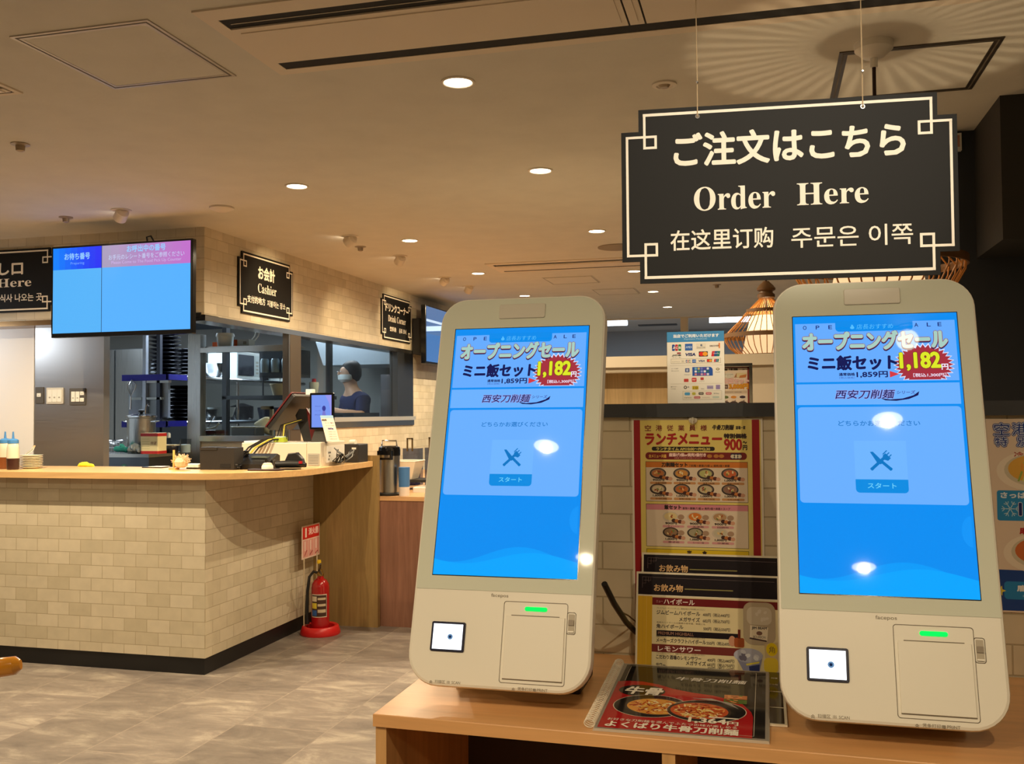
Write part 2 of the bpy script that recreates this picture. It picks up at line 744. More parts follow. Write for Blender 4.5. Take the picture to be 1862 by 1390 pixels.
# side window: sill, mullion, pane, steel end panel
b = MB()
b.box((XW - .15, 6.6, 1.285), (XW + .012, 9.2, 1.335), M_STEELX)
b.box((XW - .12, 6.6, 1.335), (XW + .03, 9.2, 1.372), mat('pale_sill', (205, 205, 200), .3, .5))
w1 = b.build('window_1')
w1['kind'] = 'structure'
b = MB()
b.box((XW - .055, 6.58, 1.06), (XW + .004, 6.75, 2.0), mat('warm_steel', (150, 132, 108), .3, .85))
b.box((XW - .05, 6.56, 1.1), (XW + .002, 6.58, 2.0), M_STEEL)
b.build('mullion', w1, 'wide brushed steel mullion')
b = MB()
b.box((XW - .08, 8.77, 1.372), (XW + .003, 9.2, 2.0), M_STEELD)
b.build('panel', w1, 'brushed steel end panel')
b = MB()
b.box((XW - .06, 6.75, 1.372), (XW - .052, 8.77, 2.0), thin_glass('window_glass', (235, 238, 236)))
b.build('pane', w1)

# glazed partition between the register and the kitchen
YP = 6.7
b = MB()
b.box((-4.36, YP - .04, 0), (-4.25, YP + .04, 2.03), M_STEEL)
b.box((-3.53, YP - .04, 0), (-3.45, YP + .04, 2.03), M_STEEL)
b.box((-4.25, YP - .04, 1.885), (-3.53, YP + .04, 1.922), M_STEELX)
b.box((-4.25, YP - .05, 1.195), (-3.53, YP + .05, 1.237), M_STEELX)
b.box((-4.25, YP - .02, .0), (-3.53, YP + .02, 1.195), mat('beige_steel_sheet', (196, 184, 160), .4, .3))
w2 = b.build('window_2')
w2['kind'] = 'structure'
b = MB()
b.box((-4.25, YP - .004, 1.237), (-3.53, YP + .004, 1.885), thin_glass('window_glass'))
b.build('pane', w2)

# half-height tiled partition behind the kiosks, with its grey rail
YW = 1.80
b = MB()
b.box((-.58, YW, 0), (2.6, YW + .12, 1.39), M_TILE)
struct('wall_partition', b)
b = MB()
b.box((-.59, YW - .012, 1.39), (2.6, YW + .14, 1.415), M_GREY)
struct('trim_3', b)

# dark wall and its boxed fascia on the right
b = MB()
b.box((.70, 4.48, 0), (3.6, 4.6, ZC), mat('dark_wall_navy', (42, 46, 54), .6))
struct('wall_dark', b)
b = MB()
b.box((.887, 4.01, 2.047), (3.6, 4.48, ZC), M_DARKW)
struct('wall_fascia', b)

# thin column far behind
b = MB()
b.box((-1.02, 12.4, 0), (-.925, 12.5, 2.66), M_BEIGE)
struct('column', b)
b = MB()
b.box((-9, 12.36, ZC - .012), (5, 12.42, 2.67), M_BEIGE)
struct('trim_4', b)

# ------------------------------------------------------------------ ceiling fittings
E_DOWN = glow('downlight_glow', (255, 238, 205), 14, rough=.5, spec=0)
M_TRIMC = mat('fitting_white', (225, 214, 198), .5)


def downlight(x, y, label, group='recessed ceiling downlights', power=None):
    t = thing('downlight', label, 'ceiling light', (x, y, ZC), 0, group)
    q = MB()
    q.lathe([(.062, 0), (.062, -.004), (.054, -.006), (.05, -.003)], M_TRIMC, n=32, cap0=False, cap1=False)
    q.build('trim_ring', t, smooth=True)
    q = MB()
    q.lathe([(.05, -.0035), (.0505, -.0034)], E_DOWN, n=32, cap0=True, cap1=False)
    q.build('diffuser', t, 'glowing warm white diffuser')
    lamp('downlight_beam', 'SPOT', (x, y, ZC - .012), power or POW_DOWN, WARM, (x, y, 0), spot_size=math.radians(165), spot_blend=.6, shadow_soft_size=.01)
    return t


ORD = ['nearest', 'second nearest', 'third nearest', 'fourth nearest', 'fifth nearest', 'farthest']
for i, y in enumerate((3.30, 4.63, 6.29, 8.18, 9.63, 11.1)):
    downlight(-1.057, y, 'round glowing downlight, %s in the row running past the hanging sign' % ORD[i])
for i, y in enumerate((4.59, 6.26, 7.91, 9.57)):
    downlight(-2.36, y, 'round glowing downlight, %s in the row on the cashier side' % (ORD[i] if i < 3 else 'farthest'))
for x, y, s in ((-.86, -.42, 'left kiosk, nearer one'), (-.85, -1.42, 'left kiosk, farther one'), (.42, -.28, 'right kiosk, nearer one'), (.42, -1.45, 'right kiosk, farther one')):
    downlight(x, y, 'round glowing downlight mirrored in the %s, behind the viewer' % s, power=POW_DOWN * .52)
downlight(-2.36, -.5, 'round glowing downlight behind the viewer on the cashier side', power=POW_DOWN)
downlight(-3.85, 3.9, 'round glowing downlight just outside the left photo edge before the counter front', power=POW_DOWN * 2.8)
downlight(-3.66, 1.6, 'round glowing downlight outside the frame beside the wooden chair', power=POW_DOWN * .8)


def eye_spot(x, y, aim, label, power, cone=62, col=(1, .74, .42)):
    """gimbal spot hanging a little below its ring"""
    t = thing('spotlight', label, 'spotlight', (x, y, ZC), 0, 'adjustable ceiling spotlights')
    q = MB()
    q.lathe([(.058, 0), (.058, -.004), (.046, -.006)], M_TRIMC, n=28, cap0=False, cap1=True)
    q.build('trim_ring', t, smooth=True)
    d = (Vector(aim) - Vector((x, y, ZC - .05))).normalized()
    M = d.to_track_quat('Z', 'Y').to_matrix().to_4x4()
    M.translation = (0, 0, -.03)
    q = MB(M)
    q.lathe([(.02, -.045), (.036, -.03), (.038, .03), (.034, .034)], M_TRIMC, n=24, cap1=False)
    q.build('head', t, smooth=True)
    q = MB(M)
    q.lathe([(.033, .031), (.0325, .0315)], E_DOWN, n=24, cap0=False)
    q.build('lens', t, 'glowing lens')
    p = Vector((x, y, ZC - .03)) + d * .05
    lamp('spotlight_beam', 'SPOT', p, power, col, aim, spot_size=math.radians(cone), spot_blend=.8 if cone > 40 else .5, shadow_soft_size=.03)


eye_spot(-3.62, 4.85, (-4.5, 5.43, 1.9), 'adjustable spotlight above the wall screen, tilted to the pick-up sign', POW_SPOT * .9)
eye_spot(-2.69, 6.00, (-3.44, 6.25, 2.2), 'adjustable spotlight beaming at the cashier sign', POW_SPOT)
eye_spot(-2.67, 6.87, (-3.44, 7.6, 1.9), 'adjustable spotlight below the second cashier-side downlight, tilted to the window', POW_SPOT)
eye_spot(-2.72, 8.08, (-3.44, 8.75, 2.2), 'adjustable spotlight tilted to the drink corner sign', POW_SPOT)
eye_spot(-2.69, 8.70, (-3.44, 9.4, 1.6), 'adjustable spotlight farthest along the brick side wall', POW_SPOT)


eye_spot(.44, .19, (.045, 1.84, 1.83), 'adjustable spotlight above the viewer, aimed at the hanging sign', 112, 25, (1, .87, .68))


def ceil_disc(name, label, cat, x, y, prof, mt, group=None):
    q = MB()
    q.lathe(prof, mt, (x, y, ZC), n=28)
    return tag(q.build(name, smooth=True, loc=(x, y, ZC)), label, cat, group)


SPK = [(.04, 0), (.04, -.004), (.02, -.008), (.018, -.03), (.01, -.034)]
M_SPK = mat('sprinkler', (168, 150, 126), .4, .3)
ceil_disc('sprinkler', 'small sprinkler head in the ceiling left above the pick-up sign', 'sprinkler', -3.158, 3.539, SPK, M_SPK)
ceil_disc('sprinkler', 'small sprinkler head in the ceiling between spotlight and pick-up sign', 'sprinkler', -4.064, 4.928, SPK, M_SPK)
t = thing('ceiling_sensor', 'white ring sensor with dark centre beside the left sign wire', 'sensor', (-.338, 3.529, ZC))
q = MB(); q.lathe([(.045, 0), (.045, -.006), (.03, -.009), (.026, -.004)], M_TRIMC, n=28); q.build('ring', t, smooth=True)
q = MB(); q.lathe([(.022, -.004), (.014, -.014)], M_SPK, n=20); q.build('eye', t, 'dark sensor eye', smooth=True)
ceil_disc('ceiling_speaker', 'flat round grille in the ceiling beside the hanging sign', 'speaker', -1.02, 6.95, [(.14, 0), (.14, -.006), (.12, -.008)], mat('speaker_grille', (150, 136, 116), .7))
ceil_disc('smoke_detector', 'flat pale detector in the ceiling right of the wall screen', 'detector', -3.02, 4.945, [(.07, 0), (.07, -.01), (.045, -.022), (.02, -.03)], M_TRIMC)
ceil_disc('sprinkler', 'small sprinkler head beside the spotlight over the cashier sign', 'sprinkler', -2.79, 6.4, SPK, M_SPK)
ceil_disc('sprinkler', 'small sprinkler head near the far end of the ceiling by the lantern', 'sprinkler', -.42, 9.3, SPK, M_SPK)

# cassette air conditioners
M_AC = mat('conditioner_panel', (226, 212, 192), .55)


def conditioner(label, x0, x1, y0, y1, panels, edge=.045):
    t = thing('air_conditioner', label, 'air conditioner', ((x0 + x1) / 2, (y0 + y1) / 2, ZC))
    q = MB(Matrix.Translation((-(x0 + x1) / 2, -(y0 + y1) / 2, 0)))
    e = edge
    q.box((x0, y0, -.006), (x1, y0 + e * 1.6, 0), M_AC)
    q.box((x0, y1 - e, -.006), (x1, y1, 0), M_AC)
    q.box((x0, y0 + e * 1.6, -.006), (x0 + e, y1 - e, 0), M_AC)
    q.box((x1 - e, y0 + e * 1.6, -.006), (x1, y1 - e, 0), M_AC)
    q.build('frame', t)
    s = (y1 - y0) * .125
    q = MB(Matrix.Translation((-(x0 + x1) / 2, -(y0 + y1) / 2, 0)))
    q.box((x0 + e, y0 + e * 1.6, -.004), (x1 - e, y1 - e, -.001), M_DARKIN)
    q.box((x0 + e + .02, y0 + e * 1.6 + s * .55, -.0055), (x1 - e, y0 + e * 1.6 + s * .58, -.004), M_AC)
    q.build('air_slot', t, 'dark air slots')
    ya, yb = y0 + e * 1.6 + s, y1 - e - s
    xs = [x0 + e] + panels + [x1 - e]
    for a, c in zip(xs[:-1], xs[1:]):
        q = MB(Matrix.Translation((-(x0 + x1) / 2, -(y0 + y1) / 2, 0)))
        q.box((a + .003, ya, -.009), (c - .003, yb, -.0042), M_AC)
        q.box((a + .02, ya + .03, -.012), (c - .02, yb - .03, -.009), M_AC)
        q.build('panel', t)


conditioner('long ceiling air conditioner with two dark slots above the viewer', -1.63, 1.3, 2.50, 3.05, [-.385, -.335])
conditioner('narrow far ceiling air conditioner half hidden by the hanging sign', -2.16, -.3, 7.42, 7.92, [])
conditioner('ceiling vent cut off by the left edge of the photo', -4.2, -2.64, 2.85, 2.97, [], .02)


def hatch(label, x0, x1, y0, y1, mt, w=.028):
    t = thing('ceiling_hatch', label, 'access hatch', ((x0 + x1) / 2, (y0 + y1) / 2, ZC))
    q = MB(Matrix.Translation((-(x0 + x1) / 2, -(y0 + y1) / 2, 0)))
    for a, c in (((x0, y0), (x1, y0 + w)), ((x0, y1 - w), (x1, y1)), ((x0, y0 + w), (x0 + w, y1 - w)), ((x1 - w, y0 + w), (x1, y1 - w))):
        q.box((a[0], a[1], -.004), (c[0], c[1], 0), mt)
    for a, c in (((x0 + w * .4, y0 + w * .4), (x1 - w * .4, y0 + w * .6)), ((x0 + w * .4, y1 - w * .6), (x1 - w * .4, y1 - w * .4)), ((x0 + w * .4, y0 + w * .6), (x0 + w * .6, y1 - w * .6)), ((x1 - w * .6, y0 + w * .6), (x1 - w * .4, y1 - w * .6))):
        q.box((a[0], a[1], -.0048), (c[0], c[1], -.004), mat('hatch_gap', (96, 86, 72), .6))
    q.build('frame', t)
    q = MB(Matrix.Translation((-(x0 + x1) / 2, -(y0 + y1) / 2, 0)))
    q.box((x0 + w, y0 + w, -.003), (x1 - w, y1 - w, 0), M_CEIL)
    q.build('lid', t)


hatch('square ceiling hatch with a pale frame beside the long air conditioner', -2.29, -1.79, 2.515, 3.025, mat('hatch_pale', (196, 186, 172), .35, .4))
hatch('square ceiling hatch with a dark metal frame behind the sign wire', .26, .766, 3.37, 3.89, mat('hatch_dark', (92, 84, 74), .35, .7))
hatch('faint flush ceiling hatch before the far downlights', -1.9, -1.45, 8.35, 8.8, M_CEIL, .02)
hatch('faint flush ceiling hatch above the left kiosk by the tube light', -1.62, -1.2, 9.3, 9.75, M_CEIL, .02)

# far fluorescent tubes
E_TUBE = glow('tube_glow', (225, 240, 255), 5, rough=.5, spec=0)
for x0, x1, s in ((-2.75, -1.78, 'beside the left kiosk'), (-.69, .25, 'behind the small bamboo lantern')):
    t = thing('tube_light', 'bright white ceiling tube light in the far hall %s' % s, 'ceiling light', ((x0 + x1) / 2, 13, 2.66))
    q = MB(); q.box((-(x1 - x0) / 2, -.06, -.02), ((x1 - x0) / 2, .06, 0), M_WHITE); q.build('housing', t)
    q = MB(); q.tube([(-(x1 - x0) / 2, 0, -.055), ((x1 - x0) / 2, 0, -.055)], .034, E_TUBE, 12); q.build('tube', t, smooth=True)
b = MB(); b.box((-1.75, 13.9, 2.645), (-1.2, 14.05, 2.66), mat('far_vent', (70, 76, 84), .6))
tag(b.build('ceiling_vent', loc=(-1.48, 13.97, 2.65)), 'dark slot vent in the far hall ceiling', 'vent')

# ------------------------------------------------------------------ bamboo lanterns
M_BAMB = mat('bamboo', (190, 128, 62), .45, noise=.15, nscale=30)
M_BAMBD = mat('bamboo_dark', (110, 78, 44), .5)
E_SHADE = glow('lantern_shade', (255, 205, 150), 1.15, rough=.8, spec=.1)
E_SHADET = glow('lantern_shade_top', (255, 224, 160), 2.2, rough=.8, spec=.1)


def lantern(x, y, zw, label):
    t = thing('pendant_lantern', label, 'lantern', (x, y, zw - .165))
    Z = .165
    prof = [(.035, .245), (.05, .225), (.085, .19), (.12, .155), (.175, .09), (.23, .035), (.262, .0), (.258, -.03), (.232, -.075), (.165, -.13)]
    q = MB()
    for i in range(40):
        a = 2 * PI * i / 40
        q.tube([(r * math.cos(a), r * math.sin(a), z + Z) for r, z in prof], .0028, M_BAMB, 5)
    q.build('ribs', t, smooth=True)
    q = MB()
    for r, z, h in ((.118, .157, .011), (.264, 0, .013), (.168, -.13, .012)):
        q.lathe([(r, z + Z - h), (r + .006, z + Z - h), (r + .006, z + Z + h), (r, z + Z + h), (r, z + Z - h)], M_BAMBD, n=40, cap0=False, cap1=False)
    q.build('hoops', t, smooth=True)
    q = MB()
    q.lathe([(.162, -.16 + Z), (.15, -.1 + Z), (.122, .03 + Z)], E_SHADE, n=40, cap0=False, cap1=False)
    q.lathe([(.122, .03 + Z), (.098, .125 + Z)], E_SHADET, n=40, cap0=False, cap1=False)
    q.build('shade', t, 'glowing white fabric shade', smooth=True)
    q = MB()
    q.lathe([(.02, .345 + Z), (.022, .34 + Z), (.045, .318 + Z), (.058, .30 + Z), (.056, .288 + Z), (.04, .28 + Z), (.042, .27 + Z), (.054, .262 + Z), (.054, .242 + Z), (.045, .235 + Z)], M_BAMBD, n=28)
    q.build('cap', t, 'turned wooden cap', smooth=True)
    q = MB()
    q.cyl((0, 0), .006, .34 + Z, ZC - (zw - .165) - .05, mat('dark_red_cord', (44, 16, 14), .6), 8)
    q.cyl((0, 0), .012, ZC - (zw - .165) - .08, ZC - (zw - .165) - .02, M_WHITE, 12)
    q.build('cord', t)
    q = MB()
    q.lathe([(.02, -.05), (.035, -.045), (.05, -.03), (.06, -.022), (.062, 0)], M_WHITE, (0, 0, ZC - (zw - .165)), 28)
    q.build('canopy', t, 'white round ceiling canopy', smooth=True)
    lamp('lantern_bulb', 'POINT', (x, y, zw + .03), 8.5, (1, .76, .46), shadow_soft_size=.0075)


lantern(.362, 3.32, 1.873, 'large bamboo lantern with glowing shade mostly hidden behind the order sign')
lantern(.02, 6.3, 1.876, 'small bamboo lantern with glowing white shade beside the right kiosk')

# ------------------------------------------------------------------ signs with the stepped outline
def stepped_board(w, h, nx, ny):
    """outline with notched corners"""
    return [(nx, 0), (w - nx, 0), (w - nx, ny), (w, ny), (w, h - ny), (w - nx, h - ny), (w - nx, h), (nx, h), (nx, h - ny), (0, h - ny), (0, ny), (nx, ny)]


def stepped_border(q, w, h, nx, ny, o, lw, sq, mt, z):
    x0, x1, xa, xb = o, w - o, nx + o, w - nx - o
    y0, y1, ya, yb = o, h - o, ny + o, h - ny - o
    S = sq
    zs = iter([z + i * 6e-5 for i in range(40)])
    q.stroke([(xa, y0), (xb, y0)], lw * 1.15, mt, next(zs))
    q.stroke([(xa, y1), (xb, y1)], lw * 1.15, mt, next(zs))
    q.stroke([(x0, ya), (x0, yb)], lw, mt, next(zs))
    q.stroke([(x1, ya), (x1, yb)], lw, mt, next(zs))
    # the lines run on into a small square at every corner
    for (vx, sx) in ((xa, 1), (xb, -1)):
        for (hy, sy) in ((ya, 1), (yb, -1)):
            q.stroke([(vx, y0 if sy > 0 else y1), (vx, hy + sy * S)], lw, mt, next(zs))
            q.stroke([(x0 if sx > 0 else x1, hy), (vx + sx * S, hy)], lw, mt, next(zs))
            q.stroke([(vx + sx * S, hy), (vx + sx * S, hy + sy * S)], lw, mt, next(zs))
            q.stroke([(vx, hy + sy * S), (vx + sx * S, hy + sy * S)], lw, mt, next(zs))


# hanging order sign; local frame: x right, y up, faces the viewer
SW, SH, NX, NY = .602, .332, .033, .042
sx_dir = Vector((.997, .078, 0)).normalized()
SG0 = Vector((-.2575, 1.823, 1.643))
t = thing('hanging_sign', 'black hanging sign reading Order Here in four languages above the kiosks', 'sign', SG0)
MS = frame((0, 0, 0), sx_dir, (0, 0, 1))
q = MB(MS); q.prism(stepped_board(SW, SH, NX, NY), -.005, 0, M_SIGN); q.build('board', t)
q = MB(MS); stepped_border(q, SW, SH, NX, NY, .011, .0047, .021, M_CREAM, .0006); q.build('border_line', t, 'cream border line')
for args in (('ご注文はこちら', .100, .2195, .412, .0615, .0019), ('𝐎𝐫𝐝𝐞𝐫', .135, .1335, .148, .0455, 0), ('𝐇𝐞𝐫𝐞', .322, .1355, .126, .0415, 0),
             ('在这里订购', .091, .0605, .187, .038, .0005), ('주문은 이쪽', .311, .0575, .212, .038, .0003)):
    q = MB(MS)
    q.text(*args[:5], M_CREAM, .0006, bold=args[5])
    q.build('lettering', t, 'cream lettering')
for hx in (.1435, .4405):
    q = MB(MS)
    q.lathe([(.0042, .0005), (.0042, .0016), (.0028, .0016), (.0028, .0005)], M_CHROME, (hx, SH - .019, 0), 16, False, False)
    q.poly(ellipse(hx, SH - .019, .003, .003, 14), mat('hole_grey', (150, 140, 124), .6), .0008)
    q.build('eyelet', t, 'metal eyelet', smooth=True)
    top = Vector((hx, SH - .004, -.0025))
    L = ZC - SG0.z - .02
    q = MB(MS)
    q.tube([(hx, SH - .019, .002), (hx, SH, .001), (hx + .0005, SH + .05, 0), (hx, SH + .12, 0), (hx - .001, L, 0)], .0011, mat('sign_wire', (225, 200, 160), .4, .4), 6)
    q.lathe([(.0018, 0), (.0026, .004), (.0018, .008)], M_CHROME, (hx, SH + .045, 0), 8)
    q.build('wire', t, 'thin metal hanging wire')


def wall_sign(name_label, w, h, nx, ny, M, lines, o, lw, sq):
    t = thing('wall_sign', name_label, 'sign', M.translation)
    L = M.copy(); L.translation = (0, 0, 0)
    q = MB(L); q.prism(stepped_board(w, h, nx, ny), 0, .012, M_SIGN); q.build('board', t)
    q = MB(L); stepped_border(q, w, h, nx, ny, o, lw, sq, M_CREAM, .013); q.build('border_line', t, 'cream border line')
    for s, x, y, ww, hh, bd in lines:
        q = MB(L)
        q.text(s, x, y, ww, hh, M_CREAM, .0132, bold=bd)
        q.build('lettering', t, 'cream lettering')


# cashier sign on the brick side (local x runs along +Y)
wall_sign('black cashier sign with cream lettering on the brick side wall', .775, .425, .045, .045, face_x(XW + .001, 5.826, 2.092),
          [('お会計', .26, .262, .235, .09, .0035), ('𝐂𝐚𝐬𝐡𝐢𝐞𝐫', .255, .165, .265, .066, 0), ('支付的地方', .112, .082, .245, .05, .001), ('지불하는 장소', .385, .08, .27, .046, .0005)], .018, .009, .036)
wall_sign('black drink corner sign with cream lettering near the far wall screen', .79, .425, .045, .045, face_x(XW + .001, 8.345, 2.098),
          [('ドリンクコーナー', .095, .272, .60, .072, .0035), ('𝐃𝐫𝐢𝐧𝐤 𝐂𝐨𝐫𝐧𝐞𝐫', .16, .175, .46, .062, 0), ('饮料角', .2, .085, .16, .045, .001), ('음료 코너', .44, .085, .19, .045, .001)], .018, .009, .036)
wall_sign('black pick-up sign with cream lettering at the left edge beside the wall screen', 1.2, .425, .045, .045, face_y(-5.745, YH - .001, 2.098),
          [('お受け渡し口', .28, .255, .66, .085, .0035), ('𝐏𝐢𝐜𝐤 𝐔𝐩 𝐇𝐞𝐫𝐞', .24, .155, .77, .075, 0), ('取餐处', .43, .07, .2, .05, .001), ('식사 나오는 곳', .76, .072, .335, .052, .001)], .018, .009, .036)

# ------------------------------------------------------------------ wall screens
def strip_header(q, x0, x1, y0, y1, c0, c1, n, z):
    for i in range(n):
        k = (i + .5) / n
        q.rect(x0 + (x1 - x0) * i / n, y0, x0 + (x1 - x0) * (i + 1) / n, y1, sglow(tuple(int(c0[j] + (c1[j] - c0[j]) * k) for j in range(3))), z)


TVW, TVH = 1.006, .566
TV0 = Vector((-4.272, 5.055, 1.883))
t = thing('wall_screen', 'large lit order-number screen on the brick header above the counter', 'screen', TV0)
MT = frame((0, 0, 0), Vector((1, -.02, 0)), (0, 0, 1))
q = MB(MT); q.prism(rrect(0, 0, TVW, TVH, .006, 3), -.035, 0, M_BLACKG, ch=.003); q.box((.2, .1, -.07), (.8, .46, -.035), M_BLACK); q.build('case', t)
q = MB(MT); q.box((.38, .2, -.372), (.62, .42, -.07), M_BLACK); q.build('bracket', t, 'black wall bracket')
q = MB(MT)
a, c, d, e = .014, TVW - .014, .026, TVH - .012
xm = a + (c - a) * .364
yh = d + (e - d) * .745
q.rect(a, d, c, e, sglow((30, 60, 90)), .001)
q.rect(a, d, xm - .002, yh, sglow((84, 180, 250)), .0014)
q.rect(xm + .002, d, c, yh, sglow((86, 178, 255)), .0014)
strip_header(q, a, xm - .002, yh, e, (0, 135, 255), (30, 40, 245), 8, .0014)
strip_header(q, xm + .002, c, yh, e, (168, 160, 190), (196, 112, 205), 10, .0014)
LB = sglow((150, 205, 255))
q.text('お待ち番号', a + .085, yh + .06, .185, .04, LB, .002, bold=.001)
q.text('Preparing', a + .13, yh + .025, .1, .02, sglow((120, 170, 250)), .002)
q.text('お呼出中の番号', xm + .18, yh + .086, .27, .04, LB, .002, bold=.001)
q.text('お手元のレシート番号をご参照ください', xm + .05, yh + .044, .53, .032, sglow((200, 215, 250)), .002)
q.text('Please Come to The Food Pick Up Counter', xm + .07, yh + .013, .49, .024, sglow((205, 180, 235)), .002)
q.build('display', t, 'lit blue display panel')
q = MB(MT); q.tube([(.66, TVH - .01, -.05), (.65, TVH + .035, -.05), (.68, TVH + .04, -.05), (.705, TVH, -.05)], .005, M_BLACK, 6); q.build('cable_loop', t, smooth=True)

t = thing('wall_screen', 'wall screen seen at a slant on the brick side wall behind the left kiosk', 'screen', (-3.25, 9.06, 1.9))
q = MB(face_x(0, 0, 0)); q.prism(rrect(0, 0, 1.0, .585, .006, 3), -.05, 0, M_BLACKG, ch=.003); q.box((.1, .1, -.18), (.8, .46, -.05), M_BLACK); q.build('case', t)
q = MB(face_x(0, 0, 0)); q.rect(.012, .02, .988, .573, sglow((70, 120, 180)), .001); q.rect(.012, .3, .988, .573, sglow((84, 118, 165)), .0014)
q.rect(.012, .42, .988, .445, sglow((215, 235, 255)), .0018); q.build('display', t, 'dim blue display with a painted tube-light reflection')  # bright band: tube-light reflection painted into the display

# ------------------------------------------------------------------ cashier counter
ZT = 1.088
b = MB()
b.box((-8.99, 4.645, .09), (-2.93, 5.0, 1.053), M_BRX)
cb = thing('counter_base', 'pale brick clad base of the cashier counter', 'counter', (-4, 4.8, 0))
o = b.build('brick_body')
o.parent = cb; o.location = -Vector(cb.location)
b = MB()
b.add([(-2.9295, 4.645, .09), (-2.9295, 5.933, .09), (-2.9295, 5.933, 1.053), (-2.9295, 4.645, 1.053)], [(0, 1, 2, 3)], M_BRY)
b.box((-3.05, 5.0, .09), (-2.93, 5.933, 1.053), M_BRY)
o = b.build('brick_return'); o.parent = cb; o.location = -Vector(cb.location)
b = MB()
b.box((-8.99, 4.652, 0), (-2.937, 4.99, .09), M_BLACK)
b.box((-3.04, 4.99, 0), (-2.937, 5.933, .09), M_BLACK)
o = b.build('kickboard', label='black kickboard'); o.parent = cb; o.location = -Vector(cb.location)

outer = [(-8.99, 4.575), (-3.02, 4.575)]
for i in range(1, 15):
    an = -PI / 2 + PI / 2 * i / 14
    outer.append((-3.02 + .52 * math.cos(an), 5.10 + .525 * math.sin(an)))
outer += [(-2.5, 5.93), (-3.1, 5.93), (-3.1, 5.12), (-8.99, 5.12)]
M_OAKTOP = wood_mat('counter_oak', (222, 180, 124), 'X', rough=.3, contrast=.1)
b = MB(); b.prism(outer, 1.053, ZT, M_OAKTOP, ch=.002)
tag(b.build('countertop', loc=(-3.5, 4.9, 1.053)), 'light oak countertop with a rounded corner on the cashier counter', 'countertop')
b = MB(); b.box((-2.965, 5.935, 0), (-2.470, 5.975, 1.125), M_OAKZ)
tag(b.build('end_panel', loc=(-2.7, 5.955, 0)), 'upright oak board closing the end of the cashier counter', 'panel')

# drink counter
dc = thing('drink_counter', 'brown wood drink counter beyond the oak end board', 'counter', (-2.7, 7.4, 0))
b = MB(); b.box((-2.47 - .88, 5.985, 0), (-1.75, 8.9, .825), M_BROWN); o = b.build('cabinet'); o.parent = dc; o.location = -Vector(dc.location)
b = MB(); b.box((-2.47 - .88, 5.98, .825), (-1.74, 8.92, .853), wood_mat('drink_oak', (206, 160, 112), 'X')); o = b.build('worktop', label='lighter wood worktop'); o.parent = dc; o.location = -Vector(dc.location)
ZD = .853

# ------------------------------------------------------------------ kiosk shelf
ZS = .95
sh = thing('kiosk_shelf', 'oak shelf unit with open compartments carrying the two order kiosks', 'shelf', (.3, 1.58, 0))
SL = -Vector(sh.location)


def shelf_part(b_, name, label=None):
    o_ = b_.build(name, label=label)
    o_.parent = sh
    o_.location = SL
    return o_


b = MB(); b.prism([(-.575, 1.362), (1.5, 1.30), (1.5, YW - .002), (-.575, YW - .002)], ZS - .0185, ZS, M_SHELF, ch=.0012)
shelf_part(b, 'top_board')
b = MB(); b.box((-.573, 1.368, 0), (-.556, YW - .004, ZS - .0185), M_SHELFZ); shelf_part(b, 'side_board')
xd = at(1218, 1378, Y=1.37).x
b = MB(); b.box((xd - .009, 1.352, 0), (xd + .009, YW - .004, ZS - .0185), M_SHELFZ); shelf_part(b, 'divider')
b = MB(); b.box((.75, 1.34, 0), (.768, YW - .004, ZS - .0185), M_SHELFZ); shelf_part(b, 'divider')
b = MB(); b.box((-.556, YW - .02, 0), (1.5, YW - .006, ZS - .02), mat('shelf_back', (60, 42, 30), .7)); shelf_part(b, 'back_board')
b = MB(); b.box((-.556, 1.40, .5), (1.5, YW - .02, .518), M_SHELF); shelf_part(b, 'lower_board')

# ------------------------------------------------------------------ order kiosks
LEAN = math.radians(17.4)
DN = Vector((0, -math.sin(LEAN), -math.cos(LEAN)))
M_KGLASS = mat('kiosk_glass_bezel', (214, 217, 200), .025, spec=.5)
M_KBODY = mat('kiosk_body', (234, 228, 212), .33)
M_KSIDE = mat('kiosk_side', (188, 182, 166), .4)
M_KMARK = mat('kiosk_mark', (132, 122, 104), .5)
M_KLINE = mat('kiosk_groove', (112, 100, 82), .6)


